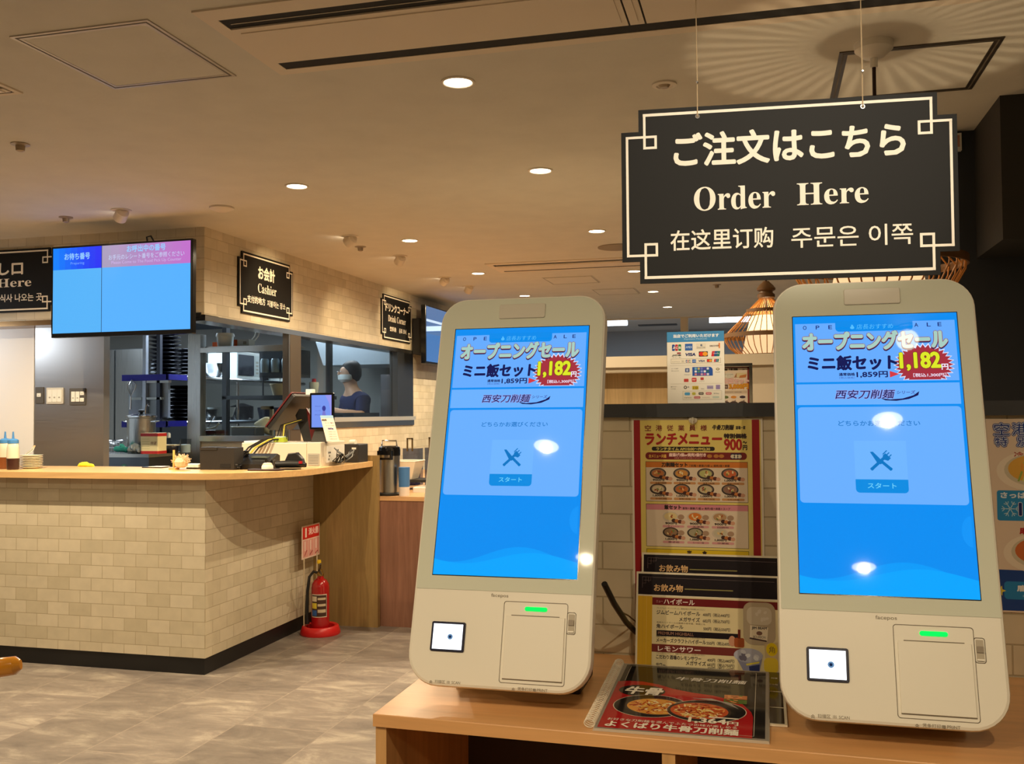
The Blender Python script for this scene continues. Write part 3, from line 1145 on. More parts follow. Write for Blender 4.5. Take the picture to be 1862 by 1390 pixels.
def kiosk_ui(q):
    """draws the ordering page in a 1080 x 1920 space, y down"""
    W_, H_ = .2328, .419
    U = lambda x: x * W_ / 1080
    V = lambda y: -y * H_ / 1920
    e = .00012
    R = lambda x0, y0, x1, y1, c, k, s=1.0: q.rect(U(x0), V(y1), U(x1), V(y0), sglow(c, s), k * e)
    P = lambda pts, c, k: q.poly([(U(x), V(y)) for x, y in pts], sglow(c), k * e)
    T = lambda s, x0, y0, x1, y1, c, k, bd=0, sk=0, sh_=(0, 0): q.text(s, U(x0), V(y1), U(x1) - U(x0), V(y0) - V(y1), sglow(c), k * e, bold=bd * W_ / 1080, skew=sk, shift=(U(sh_[0]), V(sh_[1])), st=2e-6)
    BLUE, PALE = (0, 142, 242), (102, 172, 255)
    R(0, 0, 1080, 1920, BLUE, 1)
    # waves near the foot of the page
    wave = [(x, 1765 - 60 * math.sin((x + 120) / 1080 * 2 * PI * 1.05) * (-1)) for x in range(0, 1081, 40)]
    P([(0, 1920), (1080, 1920)] + wave[::-1], (0, 156, 250), 2)
    wav2 = [(x, 1790 + 45 * math.sin((x + 60) / 1080 * 2 * PI * 1.0)) for x in range(0, 1081, 40)]
    P([(0, 1920), (1080, 1920)] + wav2[::-1], (0, 166, 255), 3)
    P([(x, min(max(y, 1380), 1620)) for x, y in ellipse(1065, 1500, 62, 100, 24) if x <= 1080] , (12, 150, 248), 2)
    # banner
    R(14, 54, 1064, 488, PALE, 2)
    cxb, cyb = 850, 375
    star = []
    for i in range(64):
        a_ = 2 * PI * i / 64
        k = 1.0 if i % 2 == 0 else .84
        star.append((cxb + 196 * k * math.cos(a_), min(cyb + 160 * k * math.sin(a_), 482)))
    P(star, (222, 226, 255), 3)
    star = []
    for i in range(64):
        a_ = 2 * PI * i / 64
        k = .98 if i % 2 == 0 else .82
        star.append((cxb + 190 * k * math.cos(a_), min(cyb + 150 * k * math.sin(a_), 480)))
    P(star, (166, 48, 62), 4)
    R(286, 44, 794, 100, (0, 140, 236), 12)
    q.poly([(U(x), V(-y)) for x, y in rrect(286, -122, 794, -90, (26, 26, 0, 0))], sglow((0, 140, 236)), 12 * e)
    T('店長おすすめ', 425, 70, 665, 108, (84, 190, 255), 13, 0, .12)
    P(ellipse(398, 94, 14, 11), (84, 190, 255), 13)
    P([(392, 72), (402, 72), (408, 90), (392, 90)], (84, 190, 255), 13)
    for s, x in (('O', 68), ('P', 155), ('E', 240), ('A', 806), ('L', 886), ('E', 955)):
        T(s, x, 70, x + 24, 98, (22, 42, 120), 4, .6)
    T('オープニングセール', 66, 126, 1005, 254, (46, 28, 74), 5, 11, 0, (0, 8))
    T('オープニングセール', 66, 126, 1005, 254, (150, 44, 66), 6, 11)
    T('オープニングセール', 66, 126, 1005, 254, (168, 206, 194), 7, 7.5)
    T('ミニ飯セット', 95, 300, 674, 402, (12, 22, 84), 5, 5, .04)
    T('1,182', 700, 288, 952, 412, (70, 40, 10), 6, 9)
    T('1,182', 700, 288, 952, 412, (222, 232, 40), 7, 6)
    T('円', 960, 372, 1000, 412, (240, 240, 255), 7, 1.5)
    T('通常価格', 298, 424, 402, 446, (14, 24, 90), 5, .8)
    T('［税込価格］', 300, 453, 400, 466, (60, 80, 170), 5)
    T('1,859円', 414, 417, 614, 461, (14, 24, 90), 5, 1.6)
    P([(628, 415), (628, 462), (688, 438)], (214, 58, 66), 5)
    T('［税込1,300円］', 778, 436, 984, 462, (236, 220, 240), 7, .8)
    # brush-written band
    R(12, 503, 1063, 652, (108, 178, 255), 2)
    T('西安刀削麺', 264, 548, 640, 610, (150, 160, 235), 3, 4, .25)
    T('西安刀削麺', 264, 548, 640, 610, (14, 18, 84), 4, .6, .25)
    T('シリーズ', 664, 556, 780, 580, (60, 70, 160), 4, .5, .15)
    sw = [(560, 608), (620, 618), (700, 612), (770, 590), (808, 562), (800, 590), (740, 616), (660, 628), (590, 624)]
    P(sw, (14, 18, 84), 4)
    # main card
    q.poly([(U(x), V(-y)) for x, y in rrect(18, -1330, 1061, -668, 26)], sglow((106, 176, 255)), 2 * e)
    T('どちらかお選びください', 281, 766, 799, 802, (38, 124, 204), 3, .8)
    R(375, 905, 703, 1168, (112, 182, 255), 3)
    # crossed knife and fork
    c45 = math.cos(PI / 4)
    def rp(pts):
        return pts
    IC = (0, 118, 196)
    P([(474, 982), (492, 980), (556, 1050), (540, 1066), (520, 1062)], IC, 4)
    q.stroke([(U(546), V(1048)), (U(598), V(1096))], U(20), sglow(IC), 4 * e)
    P(ellipse(599, 1097, 11, 11, 14), IC, 4)
    q.stroke([(U(484), V(1096)), (U(572), V(1012))], U(20), sglow(IC), 4.3 * e)
    P(ellipse(483, 1097, 11, 11, 14), IC, 4)
    for k in (-1, 0, 1):
        q.stroke([(U(570 + k * 14), V(1010 + k * 14)), (U(592 + k * 14), V(988 + k * 14))], U(7), sglow(IC), 4.5 * e)
    P([(552, 1008), (570, 990), (604, 1024), (586, 1042), (560, 1034)], IC, 4)
    # start button
    q.poly([(U(x), V(-y)) for x, y in rrect(375, -1258, 703, -1168, (26, 26, 0, 0))], sglow((0, 140, 226)), 4 * e)
    T('スタート', 450, 1192, 628, 1228, (112, 214, 255), 5, .4)


def make_kiosk(label):
    base = Vector((-.40, 1.56, ZS))
    t = thing('order_kiosk', label, 'kiosk', base, 0, 'order kiosks on the oak shelf')
    TL = Vector((-.514, 1.588, 1.544)) - base
    K = frame(TL, (1, 0, 0), -DN)          # x right, y up (v negative downwards), z towards the viewer
    def uv(x0, v0, x1, v1, r):
        return rrect(x0, -v1, x1, -v0, r, 8)
    out = uv(-.0294, -.058, .2602, .588, (.05, .05, .046, .046))
    q = MB(K)
    q.prism(out, -.022, 0, M_KBODY, ch=.005, chb=.002)
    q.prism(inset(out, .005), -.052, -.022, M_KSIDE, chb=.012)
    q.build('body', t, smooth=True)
    gl = uv(-.0256, -.054, .2564, .4416, (.001, .001, .042, .042))
    q = MB(K)
    q.poly(gl, M_KGLASS, .0008)
    q.build('glass_bezel', t, 'glossy pale glass bezel')
    q = MB(K)
    q.rect(-.0012, -.4204, .2340, .0012, M_BLACKG, .0010)
    M0 = q.M.copy()
    q.M = K @ Matrix.Translation((0, 0, .0011))
    kiosk_ui(q)
    q.M = M0
    q.build('touch_screen', t, 'lit blue ordering page')
    q = MB(K)
    q.prism(uv(.0757, -.0436, .1565, -.0173, .003), .0002, .0032, mat('kiosk_sensor', (206, 200, 184), .3), ch=.001)
    q.build('camera_module', t)
    # scanner window
    q = MB(K)
    q.prism(uv(.0066, .4915, .0615, .5365, .003), .0002, .0024, mat('scanner_rim', (26, 28, 52), .25), ch=.0008)
    sf = q.build('scanner_frame', t, 'dark blue scanner frame')
    q = MB(K)
    q.rect(.0102, -.5330, .0578, -.4950, glow('scanner_light', (240, 246, 255), 2.2, rough=.2), .0027)
    cxk, cyk = (.0382, -.5140)
    q.poly(ellipse(cxk, cyk, .0043, .0043, 20), glow('lens_ring', (120, 165, 210), .7), .0029)
    q.poly(ellipse(cxk, cyk, .0021, .0021, 16), glow('lens_core', (20, 50, 96), .5), .0031)
    q.build('scanner_window', sf, 'glowing white scanner window with a small lens')
    # printer: groove, door, indicator, latch
    q = MB(K)
    fr = uv(.1205, .4562, .2205, .5765, .004)
    for i in range(len(fr)):
        q.stroke([fr[i], fr[(i + 1) % len(fr)]], .0008, M_KLINE, .0006)
    lt = uv(.2205, .4690, .2335, .5010, .003)
    for i in range(len(lt)):
        q.stroke([lt[i], lt[(i + 1) % len(lt)]], .0008, M_KLINE, .0006)
    pr = q.build('receipt_printer', t)
    q = MB(K)
    q.prism(uv(.1250, .4775, .2170, .5705, .001), .0003, .0022, M_KBODY, ch=.0006)
    q.stroke([(.1335, -.4768), (.208, -.4768)], .0012, M_KLINE, .0009)
    q.stroke([(.1255, -.5712), (.2168, -.5712)], .0012, M_KLINE, .0009)
    q.build('door', pr)
    q = MB(K)
    q.poly(uv(.1535, .4632, .1890, .4696, .0032), glow('indicator_green', (0, 255, 92), 1.15), .0010)
    q.build('indicator_light', pr, 'glowing green indicator bar')
    q = MB(K)
    q.prism(uv(.2225, .4715, .2315, .4985, .001), .0003, .0014, mat('latch_grey', (176, 164, 142), .35))
    q.prism(uv(.2228, .4800, .2312, .4880, .001), .0014, .0034, mat('latch_dark', (140, 126, 106), .35))
    q.prism(uv(.2225, .4962, .2315, .4985, .0005), .0014, .003, M_KBODY)
    q.build('latch', pr, 'grey sliding latch')
    q = MB(K)
    q.text('facepos', .0985, -.4518, .0275, .0066, M_KMARK, .0006)
    q.build('lettering', t, 'grey printed lettering')
    q = MB(K)
    for s, x, v, w in (('扫描区', .0190, .5835, .0165), ('SCAN', .0462, .5832, .0135)):
        q.text(s, x, -v, w, .0048 if len(s) == 3 else .0040, M_KMARK, .0006)
    for k in (0, .0021):
        q.stroke([(.0108, -.5820 - k), (.0128, -.5804 - k), (.0148, -.5820 - k)], .0007, M_KMARK, .0006)
    q.text('出', .0385, -.5830, .0045, .0042, M_KMARK, .0006)
    q.build('lettering', t, 'grey printed lettering')
    q = MB(K)
    for s, x, v, w in (('凭条打印', .1500, .5862, .0225), ('PRINT', .1800, .5858, .0160)):
        q.text(s, x, -v, w, .0048 if len(s) == 4 else .0040, M_KMARK, .0006)
    q.rect(.1738, -.5858, .1782, -.5822, M_KMARK, .0006)
    for x0, v0 in ((.1435, .5848),):
        for k in (0, .0021):
            q.stroke([(x0 - .002, -v0 - k), (x0, -v0 + .0016 - k), (x0 + .002, -v0 - k)], .0007, M_KMARK, .0006)
    q.build('lettering', t, 'grey printed lettering')
    # stand: dark foot and arm behind the panel
    y0 = 0
    prof = [(0, 0), (.085, .0), (.085, .022), (.06, .03), (.045, .32), (.012, .32), (-.012, .10), (-.012, .0205), (0, 0)]
    q = MB(Matrix(((0, 0, 1, 0), (1, 0, 0, 0), (0, 1, 0, 0), (0, 0, 0, 1))))
    q.prism(prof[1:-1], -.09, .10, M_KSIDE, ch=.004, chb=.004)
    q.build('arm', t, 'grey support arm')
    q = MB(Matrix(((0, 0, 1, 0), (1, 0, 0, 0), (0, 1, 0, 0), (0, 0, 0, 1))))
    q.prism([(-.03, 0), (.085, 0), (.085, .02), (-.03, .02)], -.10, .11, mat('kiosk_foot', (48, 44, 40), .5), ch=.004, chb=.004)
    q.build('foot', t, 'dark foot plate')
    return t


k1 = make_kiosk('white leaning order kiosk, the one standing left of the menus')
k2 = copy_tree(k1)
k2.location = k1.location + Vector((.558, -.040, 0))
k2['label'] = 'white leaning order kiosk standing below the hanging sign at the right'
b = MB()
b.tube([(-.262, 1.60, 1.115), (-.252, 1.64, 1.075), (-.242, 1.71, 1.03), (-.234, 1.765, 1.002), (-.225, 1.783, .99), (-.2, 1.785, .975)], .0052, M_BLACK, 8)
tag(b.build('power_cable', smooth=True, loc=(-.2, 1.7, 1.0)), 'black cable running from the left kiosk to behind the menus', 'cable')
b = MB()
b.tube([(-.255, 1.67, 1.06), (-.242, 1.74, 1.035), (-.236, 1.785, 1.016), (-.21, 1.79, .99)], .0016, mat('thin_cord', (130, 112, 76), .5), 6)
tag(b.build('thin_cord', smooth=True, loc=(-.2, 1.73, 1.03)), 'thin pale cord beside the black cable on the tiled partition', 'cable')

# ------------------------------------------------------------------ printed sheets
RED, DKRED, YEL, MUST = ink((164, 30, 38)), ink((128, 34, 34)), ink((236, 216, 122)), ink((232, 200, 40))
BLK, INKD = ink((28, 24, 24)), ink((52, 36, 30))


def bowl_print(q, x, y, r, food, k, e, oval=.62):
    q.poly(ellipse(x, y, r, r * oval), ink((58, 46, 42)), k * e)
    q.poly(ellipse(x, y + r * .06, r * .86, r * oval * .78), ink((120, 104, 92)), (k + .3) * e)
    q.poly(ellipse(x, y + r * .03, r * .76, r * oval * .68), food, (k + .6) * e)
    for i in range(6):
        a_ = rnd.random() * 6.28
        d_ = rnd.random() * r * .45
        c_ = rnd.choice([(222, 180, 110), (196, 96, 50), (240, 220, 170), (110, 140, 60)])
        q.poly(ellipse(x + d_ * math.cos(a_), y + d_ * .6 * math.sin(a_), r * .16, r * .1, 10, a_), ink(c_), (k + .9 + i * .02) * e)


# lunch menu poster on the partition
PWd, PHt = .236, .42
t = thing('lunch_poster', 'yellow lunch menu poster with red side stripes pinned on the tiled partition', 'poster', (-.24, YW - .0015, .968))
PM = face_y(0, 0, 0)
q = MB(PM); q.prism([(0, 0), (PWd, 0), (PWd, PHt), (0, PHt)], 0, .0006, M_PAPER)
e = .00012
S_ = PWd / 1000.0       # artwork is 1000 wide, measured down from the top
X_ = lambda x: x * S_
Y_ = lambda y: PHt - y * S_
Z0 = .0008
def PR(x0, y0, x1, y1, mt, k): q.rect(X_(x0), Y_(y1), X_(x1), Y_(y0), mt, Z0 + k * e)
def PT(s, x0, y0, x1, y1, mt, k, bd=0, sk=0): q.text(s, X_(x0), Y_(y1), X_(x1) - X_(x0), Y_(y0) - Y_(y1), mt, Z0 + k * e, bold=bd * S_, skew=sk)
PR(16, 20, 984, 1780, YEL, 0)
PR(16, 14, 66, 1780, RED, 1)
PR(920, 14, 975, 1780, RED, 1)
PR(66, 14, 920, 1780, YEL, .5)
for i, s in enumerate('空港従業員様'):
    PT(s, 104 + i * 86, 54, 152 + i * 86, 98, DKRED, 2, 1)
PT('牛骨刀削麺', 622, 54, 780, 92, INKD, 2, 2, .2)
PT('酒場一家', 800, 62, 872, 88, INKD, 2, 1)
PT('ランチメニュー', 106, 120, 690, 206, ink((176, 34, 30)), 2, 5, .06)
PT('特別価格', 712, 122, 880, 156, INKD, 2, 3)
PT('900', 714, 164, 842, 246, ink((176, 34, 30)), 2, 4)
PT('〜', 852, 180, 880, 196, INKD, 2, 2)
PT('円', 852, 210, 882, 246, INKD, 2, 2)
q.poly([(X_(x), Y_(-y)) for x, y in rrect(156, -254, 640, -222, 15)], ink((40, 34, 32)), Z0 + 2 * e)
PT('ランチタイム AM10:00〜PM2:30', 192, 227, 604, 250, YEL, 3, 1)
q.poly([(X_(x), Y_(-y)) for x, y in rrect(106, -322, 880, -266, 26)], DKRED, Z0 + 2 * e)
q.rect(X_(760), Y_(316), X_(840), Y_(272), ink((40, 32, 66)), Z0 + 2.5 * e)
PT('全メニュー共通', 132, 282, 268, 308, ink((240, 190, 90)), 3, 1)
PT('唐揚げ2個or焼売3個付き', 290, 272, 572, 298, ink((255, 220, 210)), 3, 1.5)
PT('※単品での注文も可能となります', 330, 303, 540, 316, ink((240, 170, 160)), 3)
for x in (600, 650, 690):
    q.poly(ellipse(X_(x), Y_(294), X_(20), X_(14), 16), ink((196, 130, 60)), Z0 + 3 * e)
for x in (775, 800, 825):
    q.poly(ellipse(X_(x), Y_(296), X_(17), X_(15), 16), ink((226, 214, 190)), Z0 + 3 * e)


def menu_block(y0, y1, col, head, title, small):
    PR(106, y0, 886, y1, INKD, 2)
    PR(109, y0 + 3, 883, y1 - 3, ink((232, 214, 190)), 2.5)
    PR(109, y0 + 3, 883, y0 + 46, col, 3)
    PT(title, head[0], y0 + 8, head[1], y0 + 40, INKD, 4, 2)
    PT(small, head[1] + 12, y0 + 22, head[2], y0 + 40, INKD, 4, .3)


menu_block(338, 650, ink((218, 128, 50)), (232, 430, 750), '刀削麺セット', '刀削麺＋唐揚げ2個 or 焼売3個＋麻婆')
FOODS = [(196, 122, 70), (214, 150, 70), (190, 190, 120), (206, 104, 60), (216, 196, 160), (196, 110, 50), (206, 190, 150), (150, 110, 90)]
for r_ in range(2):
    for c_ in range(4):
        x, y = 202 + c_ * 183, 430 + r_ * 122
        q.poly(ellipse(X_(x), Y_(y), X_(64), X_(42)), ink((58, 46, 42)), Z0 + 4 * e)
        q.poly(ellipse(X_(x), Y_(y - 2), X_(54), X_(33)), ink((132, 116, 104)), Z0 + 4.3 * e)
        q.poly(ellipse(X_(x), Y_(y), X_(47), X_(28)), ink(FOODS[r_ * 4 + c_]), Z0 + 4.6 * e)
        for i in range(5):
            q.poly(ellipse(X_(x - 24 + rnd.random() * 48), Y_(y - 14 + rnd.random() * 28), X_(11), X_(6), 10, rnd.random() * 3), ink(rnd.choice([(232, 190, 120), (150, 60, 34), (240, 224, 180), (120, 140, 70)])), Z0 + (4.8 + .05 * i) * e)
        for i in range(4):
            q.poly(ellipse(X_(x + 24 + i * 24), Y_(y + 30 + i * 4), X_(17), X_(15), 12), ink(((70, 40, 36), (196, 120, 60), (90, 44, 40), (214, 160, 130))[i]), Z0 + (5.2 + .05 * i) * e)
        PT('900円' if r_ == 0 and c_ < 2 else '1,000円', x - 40, y + 42, x + 46, y + 60, INKD, 6, 1)
        q.poly([(X_(a_), Y_(-b_)) for a_, b_ in rrect(x - 62, -(y + 84), x + 108, -(y + 66), 8)], ink((206, 150, 96)), Z0 + 4 * e)
        PT(('牛骨刀削麺', '担々刀削麺', '塩葱刀削麺', '麻婆刀削麺', '坦々胡麻刀削麺', '酸辣刀削麺', '海老刀削麺', '牛肉刀削麺')[r_ * 4 + c_], x - 20, y + 68, x + 66, y + 82, INKD, 5)
menu_block(668, 1000, ink((222, 142, 156)), (250, 378, 750), '飯セット', '飯物＋唐揚げ2個 or 焼売3個＋麻婆＋スープ')
for r_ in range(2):
    for c_ in range(3):
        x, y = 296 + c_ * 188, 766 + r_ * 122
        dark = r_ == 1 and c_ < 2
        q.poly(ellipse(X_(x), Y_(y), X_(62), X_(40)), ink((58, 46, 42) if dark else (214, 200, 180)), Z0 + 4 * e)
        q.poly(ellipse(X_(x), Y_(y - 2), X_(50), X_(30)), ink(((226, 206, 150), (226, 130, 50), (190, 150, 110), (150, 120, 90), (170, 160, 130), (206, 196, 170))[r_ * 3 + c_]), Z0 + 4.4 * e)
        for i in range(5):
            q.poly(ellipse(X_(x - 24 + rnd.random() * 48), Y_(y - 14 + rnd.random() * 28), X_(11), X_(6), 10, rnd.random() * 3), ink(rnd.choice([(232, 200, 140), (170, 90, 40), (240, 224, 180), (120, 130, 70)])), Z0 + (4.8 + .05 * i) * e)
        q.poly(ellipse(X_(x + 80), Y_(y + 2), X_(25), X_(20)), ink((178, 146, 120)), Z0 + 5 * e)
        for i in range(4):
            q.poly(ellipse(X_(x + 24 + i * 24), Y_(y + 30 + i * 4), X_(17), X_(15), 12), ink(((70, 40, 36), (196, 120, 60), (90, 44, 40), (214, 160, 130))[i]), Z0 + (5.2 + .05 * i) * e)
        PT('900円' if r_ == 0 else '1,000円', x - 40, y + 42, x + 46, y + 60, INKD, 6, 1)
        q.poly([(X_(a_), Y_(-b_)) for a_, b_ in rrect(x - 62, -(y + 84), x + 104, -(y + 66), 8)], ink((222, 160, 160)), Z0 + 4 * e)
        PT(('チャーハン', '天津飯', '回鍋飯', '麻婆飯', 'ルーロー飯', '中華飯')[r_ * 3 + c_], x - 20, y + 68, x + 66, y + 82, INKD, 5)
PR(106, 1018, 886, 1100, INKD, 2)
PR(109, 1021, 883, 1060, MUST, 2.5)
PT('定', 420, 1026, 454, 1056, INKD, 3, 2)
PT('食', 536, 1026, 570, 1056, INKD, 3, 2)
PR(109, 1060, 883, 1500, ink((232, 214, 190)), 2.5)
q.build('sheet', t)
b = MB(face_y(-.24 + .113, YW - .003, 1.385))
b.lathe([(.007, 0), (.0075, .004), (.004, .006), (.003, .011)], mat('clear_hook', (226, 218, 196), .1, coat=.5), (0, 0, 0), 16)
b.tube([(0, .004, .012), (0, 0, .018), (0, -.006, .017), (0, -.008, .012)], .0015, mat('clear_hook', (226, 218, 196), .1), 6)
tag(b.build('suction_hook', smooth=True, loc=(-.127, YW - .003, 1.385)), 'clear suction hook holding the top of the lunch poster', 'hook')

# blue-lettered poster at the right edge
t = thing('noodle_poster', 'pale poster with blue lettering and noodle plates at the right edge', 'poster', (.345, YW - .0015, 1.058))
q = MB(PM)
q.prism([(0, 0), (.24, 0), (.24, .326), (0, .326)], 0, .0006, ink((226, 206, 184)))
BL1, BL2 = ink((34, 60, 140)), ink((214, 220, 232))
z1 = .0009
def out_text(s, x, y, w, h):
    q.text(s, x, y, w, h, BL1, z1, bold=.0024)
    q.text(s, x, y, w, h, BL2, z1 + .0004, bold=.0012)
    q.text(s, x, y, w, h, BL1, z1 + .0007, bold=.0002)
out_text('空', .032, .2985, .023, .020)
out_text('港', .060, .2985, .023, .020)
out_text('従', .088, .2985, .023, .020)
out_text('特', .033, .280, .019, .015)
out_text('別', .067, .280, .019, .015)
out_text('価', .098, .280, .019, .015)
for (x, y, col) in ((.092, .238, (222, 170, 70)), (.1, .100, (206, 112, 56))):
    q.poly(ellipse(x, y, .058, .034), ink((236, 222, 200)), z1)
    q.poly(ellipse(x, y + .002, .046, .027), ink((206, 196, 170)), z1 + .0001)
    q.poly(ellipse(x, y + .004, .040, .023), ink(col), z1 + .0002)
    for i in range(26):
        a_, r_ = rnd.random() * 6.28, rnd.random()
        q.poly(ellipse(x + .032 * r_ * math.cos(a_), y + .003 + .017 * r_ * math.sin(a_), .008, .0016, 8, rnd.random() * 3), ink(rnd.choice([(240, 200, 96), (226, 150, 60), (190, 90, 40), (180, 190, 90)])), z1 + .0003 + .000004 * i)
    for i in range(7):
        xx = x - .024 + i * .007
        q.stroke([(xx, y - .016), (xx + .005, y - .002)], .003, ink((214, 214, 130) if i % 2 else (150, 176, 80)), z1 + .0006)
q.text('冷麺', .062, .262, .03, .008, ink((170, 60, 44)), z1, bold=.0003)
q.poly(rrect(.034, .154, .2, .205, .004), ink((40, 140, 200)), z1)
for i in range(6):
    a_ = i * PI / 3
    q.stroke([(.054, .174), (.054 + .013 * math.cos(a_), .174 + .013 * math.sin(a_))], .0012, ink((190, 224, 240)), z1 + .0001)
    for s_ in (-.5, .5):
        q.stroke([(.054 + .008 * math.cos(a_), .174 + .008 * math.sin(a_)), (.054 + .0125 * math.cos(a_ + s_ * .6), .174 + .0125 * math.sin(a_ + s_ * .6))], .001, ink((190, 224, 240)), z1 + .0001)
q.text('さっぱり冷麺', .040, .192, .08, .010, ink((226, 236, 246)), z1 + .0001, bold=.0006)
q.text('1,000', .068, .160, .066, .024, BL2, z1 + .0002, bold=.0018)
q.text('1,000', .068, .160, .066, .024, ink((24, 40, 110)), z1 + .0006, bold=.0008)
q.text('麻辣', .068, .132, .03, .011, ink((180, 40, 40)), z1, bold=.0006)
q.poly([(0, .003), (.24, .003), (.24, .062), (.12, .070), (0, .072)], ink((24, 66, 140)), z1 - .00008)
q.poly(rrect(.042, .022, .14, .052, .006), ink((36, 130, 190)), z1 + .0001)
q.text('唐揚げ', .062, .036, .05, .010, ink((240, 240, 236)), z1 + .0003, bold=.0006)
q.text('※期間限定', .070, .025, .036, .007, ink((150, 200, 226)), z1 + .0003)
q.poly([(.036 + (.009 if i % 2 == 0 else .004) * math.cos(i * PI / 5), .036 + (.009 if i % 2 == 0 else .004) * math.sin(i * PI / 5)) for i in range(10)], ink((226, 206, 70)), z1 + .0004)
q.build('sheet', t)

# drink menus leaning on the partition
M_LAM = mat('laminate_edge', (236, 226, 200), .2)
GOLD = ink((190, 150, 80), .2)
VIO = ink((26, 18, 26), .18)


def drink_menu(label, x0, zt, wd, ht, ybot, ytop, full, rz):
    t = thing('drink_menu', label, 'menu', (x0, ybot, zt - math.sqrt(ht * ht - (ytop - ybot) ** 2)), rz)
    up = Vector((0, ytop - ybot, math.sqrt(ht * ht - (ytop - ybot) ** 2)))
    q = MB(frame((0, 0, 0), (1, 0, 0), up))
    q.prism([(0, 0), (wd, 0), (wd, ht), (0, ht)], -.0012, 0, M_LAM)
    z = .0002
    k = .0001
    m_ = .0035
    q.rect(m_, m_, wd - m_, ht - m_, ink((232, 216, 170), .12), z)
    q.rect(m_, ht - .040, wd - m_, ht - m_, VIO, z + k)
    for pts in ([(.011, ht - .009), (.03, ht - .009)], [(.011, ht - .009), (.011, ht - .028)], [(.014, ht - .015), (.026, ht - .015)], [(.017, ht - .009), (.017, ht - .02)], [(.022, ht - .009), (.022, ht - .018)], [(.011, ht - .02), (.017, ht - .02)], [(.026, ht - .015), (.026, ht - .009)]):
        q.stroke(pts, .0005, ink((110, 92, 90)), z + 2 * k)
    q.stroke([(.03, ht - .0095), (wd - .008, ht - .0105)], .0005, ink((110, 92, 90)), z + 2 * k)
    q.text('お飲み物', .032, ht - .0335, .051, .0125, ink((226, 180, 120), .3), z + 2 * k, bold=.0003)
    q.rect(.086, ht - .029, .170, ht - .027, ink((132, 124, 60), .3), z + 2 * k)
    if full:
        q.rect(m_, m_, .029, ht - .040, ink((224, 178, 50), .15), z + k)
        q.stroke([(.0125, m_), (.0125, ht - .040)], .0004, ink((196, 146, 30)), z + 2 * k)
        q.stroke([(.019, m_), (.019, ht - .040)], .0004, ink((236, 196, 90)), z + 2 * k)
        q.rect(m_, ht - .0425, wd - m_, ht - .040, M_LAM, z + 2 * k)
        q.rect(.029, ht - .0575, wd - m_, ht - .0445, ink((116, 30, 34), .15), z + 2 * k)
        q.text('ニュー', .036, ht - .053, .012, .0035, ink((226, 170, 170)), z + 3 * k)
        q.text('ハイボール', .0495, ht - .0555, .054, .0092, ink((246, 236, 226)), z + 3 * k, bold=.0002)
        Ls = [('ジムビームハイボール', .037, .0735, .0760, '400円（税込440円）', .118), ('メガサイズ', .077, .0840, .0355, '682円（税込750円）', .118), ('角ハイボール', .037, .0975, .047, '500円（税込550円）', .119),
              ('メーカーズクラフトハイボール', .037, .1215, .086, '550円（税込605円）', .1245), ('こだわり酒場のレモンサワー', .037, .1500, .078, '400円（税込440円）', .1255), ('メガサイズ', .089, .1578, .034, '682円（税込750円）', .1255), ('サワー', .037, .1640, .016, '400円（税込440円）', .1255)]
        for s, x, y, w, p, px in Ls:
            q.text(s, x, ht - y, w, .0072, INKD, z + 3 * k, bold=.0002)
            q.text(p, px, ht - y - .0005, .046, .0062, INKD, z + 3 * k, bold=.0001)
        for s, y in (('プレミアムバーボンハイボール、爽快な味わいをお楽しみください', .0640), ('角瓶のハイボールは最高の食中酒、家庭にも', .0888), ('厳選されたプレミアムバーボンで作られた、とろける味わいです', .1135), ('レモンのおいしさを丸ごと、食事に合うレモンサワーをお楽しみください', .1415)):
            q.text(s, .037, ht - y, .085, .0028, ink((90, 70, 54)), z + 3 * k)
        q.rect(.037, ht - .1110, .178, ht - .1010, VIO, z + 2 * k)
        q.text('PREMIUM HIGHBALL', .040, ht - .1085, .062, .0052, ink((170, 120, 90)), z + 3 * k)
        q.rect(.029, ht - .1385, .2, ht - .1250, ink((122, 54, 50), .12), z + 2 * k)
        q.text('レモンサワー', .040, ht - .1365, .074, .0085, ink((250, 236, 226)), z + 3 * k, bold=.0002)
        # mug with label
        mx, my = .214, ht - .082
        q.poly(rrect(mx - .027, my - .036, mx + .027, my + .036, (.016, .016, .014, .014)), ink((190, 172, 144), .15), z + 4 * k)
        q.poly(rrect(mx - .021, my - .002, mx + .021, my + .028, .010), ink((214, 200, 176), .15), z + 5 * k)
        for i in range(8):
            a_ = rnd.random()
            q.poly(ellipse(mx - .014 + .03 * a_, my + .004 + .018 * rnd.random(), .0035, .0025, 6, rnd.random() * 3), ink((226, 214, 196), .15), z + (5.2 + i * .05) * k)
        q.poly([(mx - .016, my - .024), (mx + .013, my - .028), (mx + .015, my - .006), (mx - .015, my - .003)], ink((236, 220, 190)), z + 6 * k)
        q.poly([(mx - .017, my - .026), (mx + .012, my - .030), (mx + .012, my - .0275), (mx - .016, my - .0235)], ink((60, 26, 24)), z + 6.2 * k)
        q.text('JIM BEAM', mx - .0125, my - .0105, .025, .0052, INKD, z + 7 * k, bold=.0002)
        q.poly(ellipse(mx, my - .016, .005, .0035, 16), ink((120, 80, 60)), z + 7 * k)
        q.text('BOURBON', mx - .010, my - .0245, .02, .0042, INKD, z + 7 * k)
        # bourbon bottle
        bx, by = .180, ht - .1155
        q.poly(rrect(bx - .0085, by - .008, bx + .0085, by + .008, .003), ink((166, 84, 44), .15), z + 6 * k)
        q.rect(bx - .0022, by + .007, bx + .0022, by + .022, ink((120, 40, 28), .15), z + 6.2 * k)
        q.poly(ellipse(bx - .012, by + .002, .006, .009, 14), ink((206, 150, 120), .15), z + 5.6 * k)
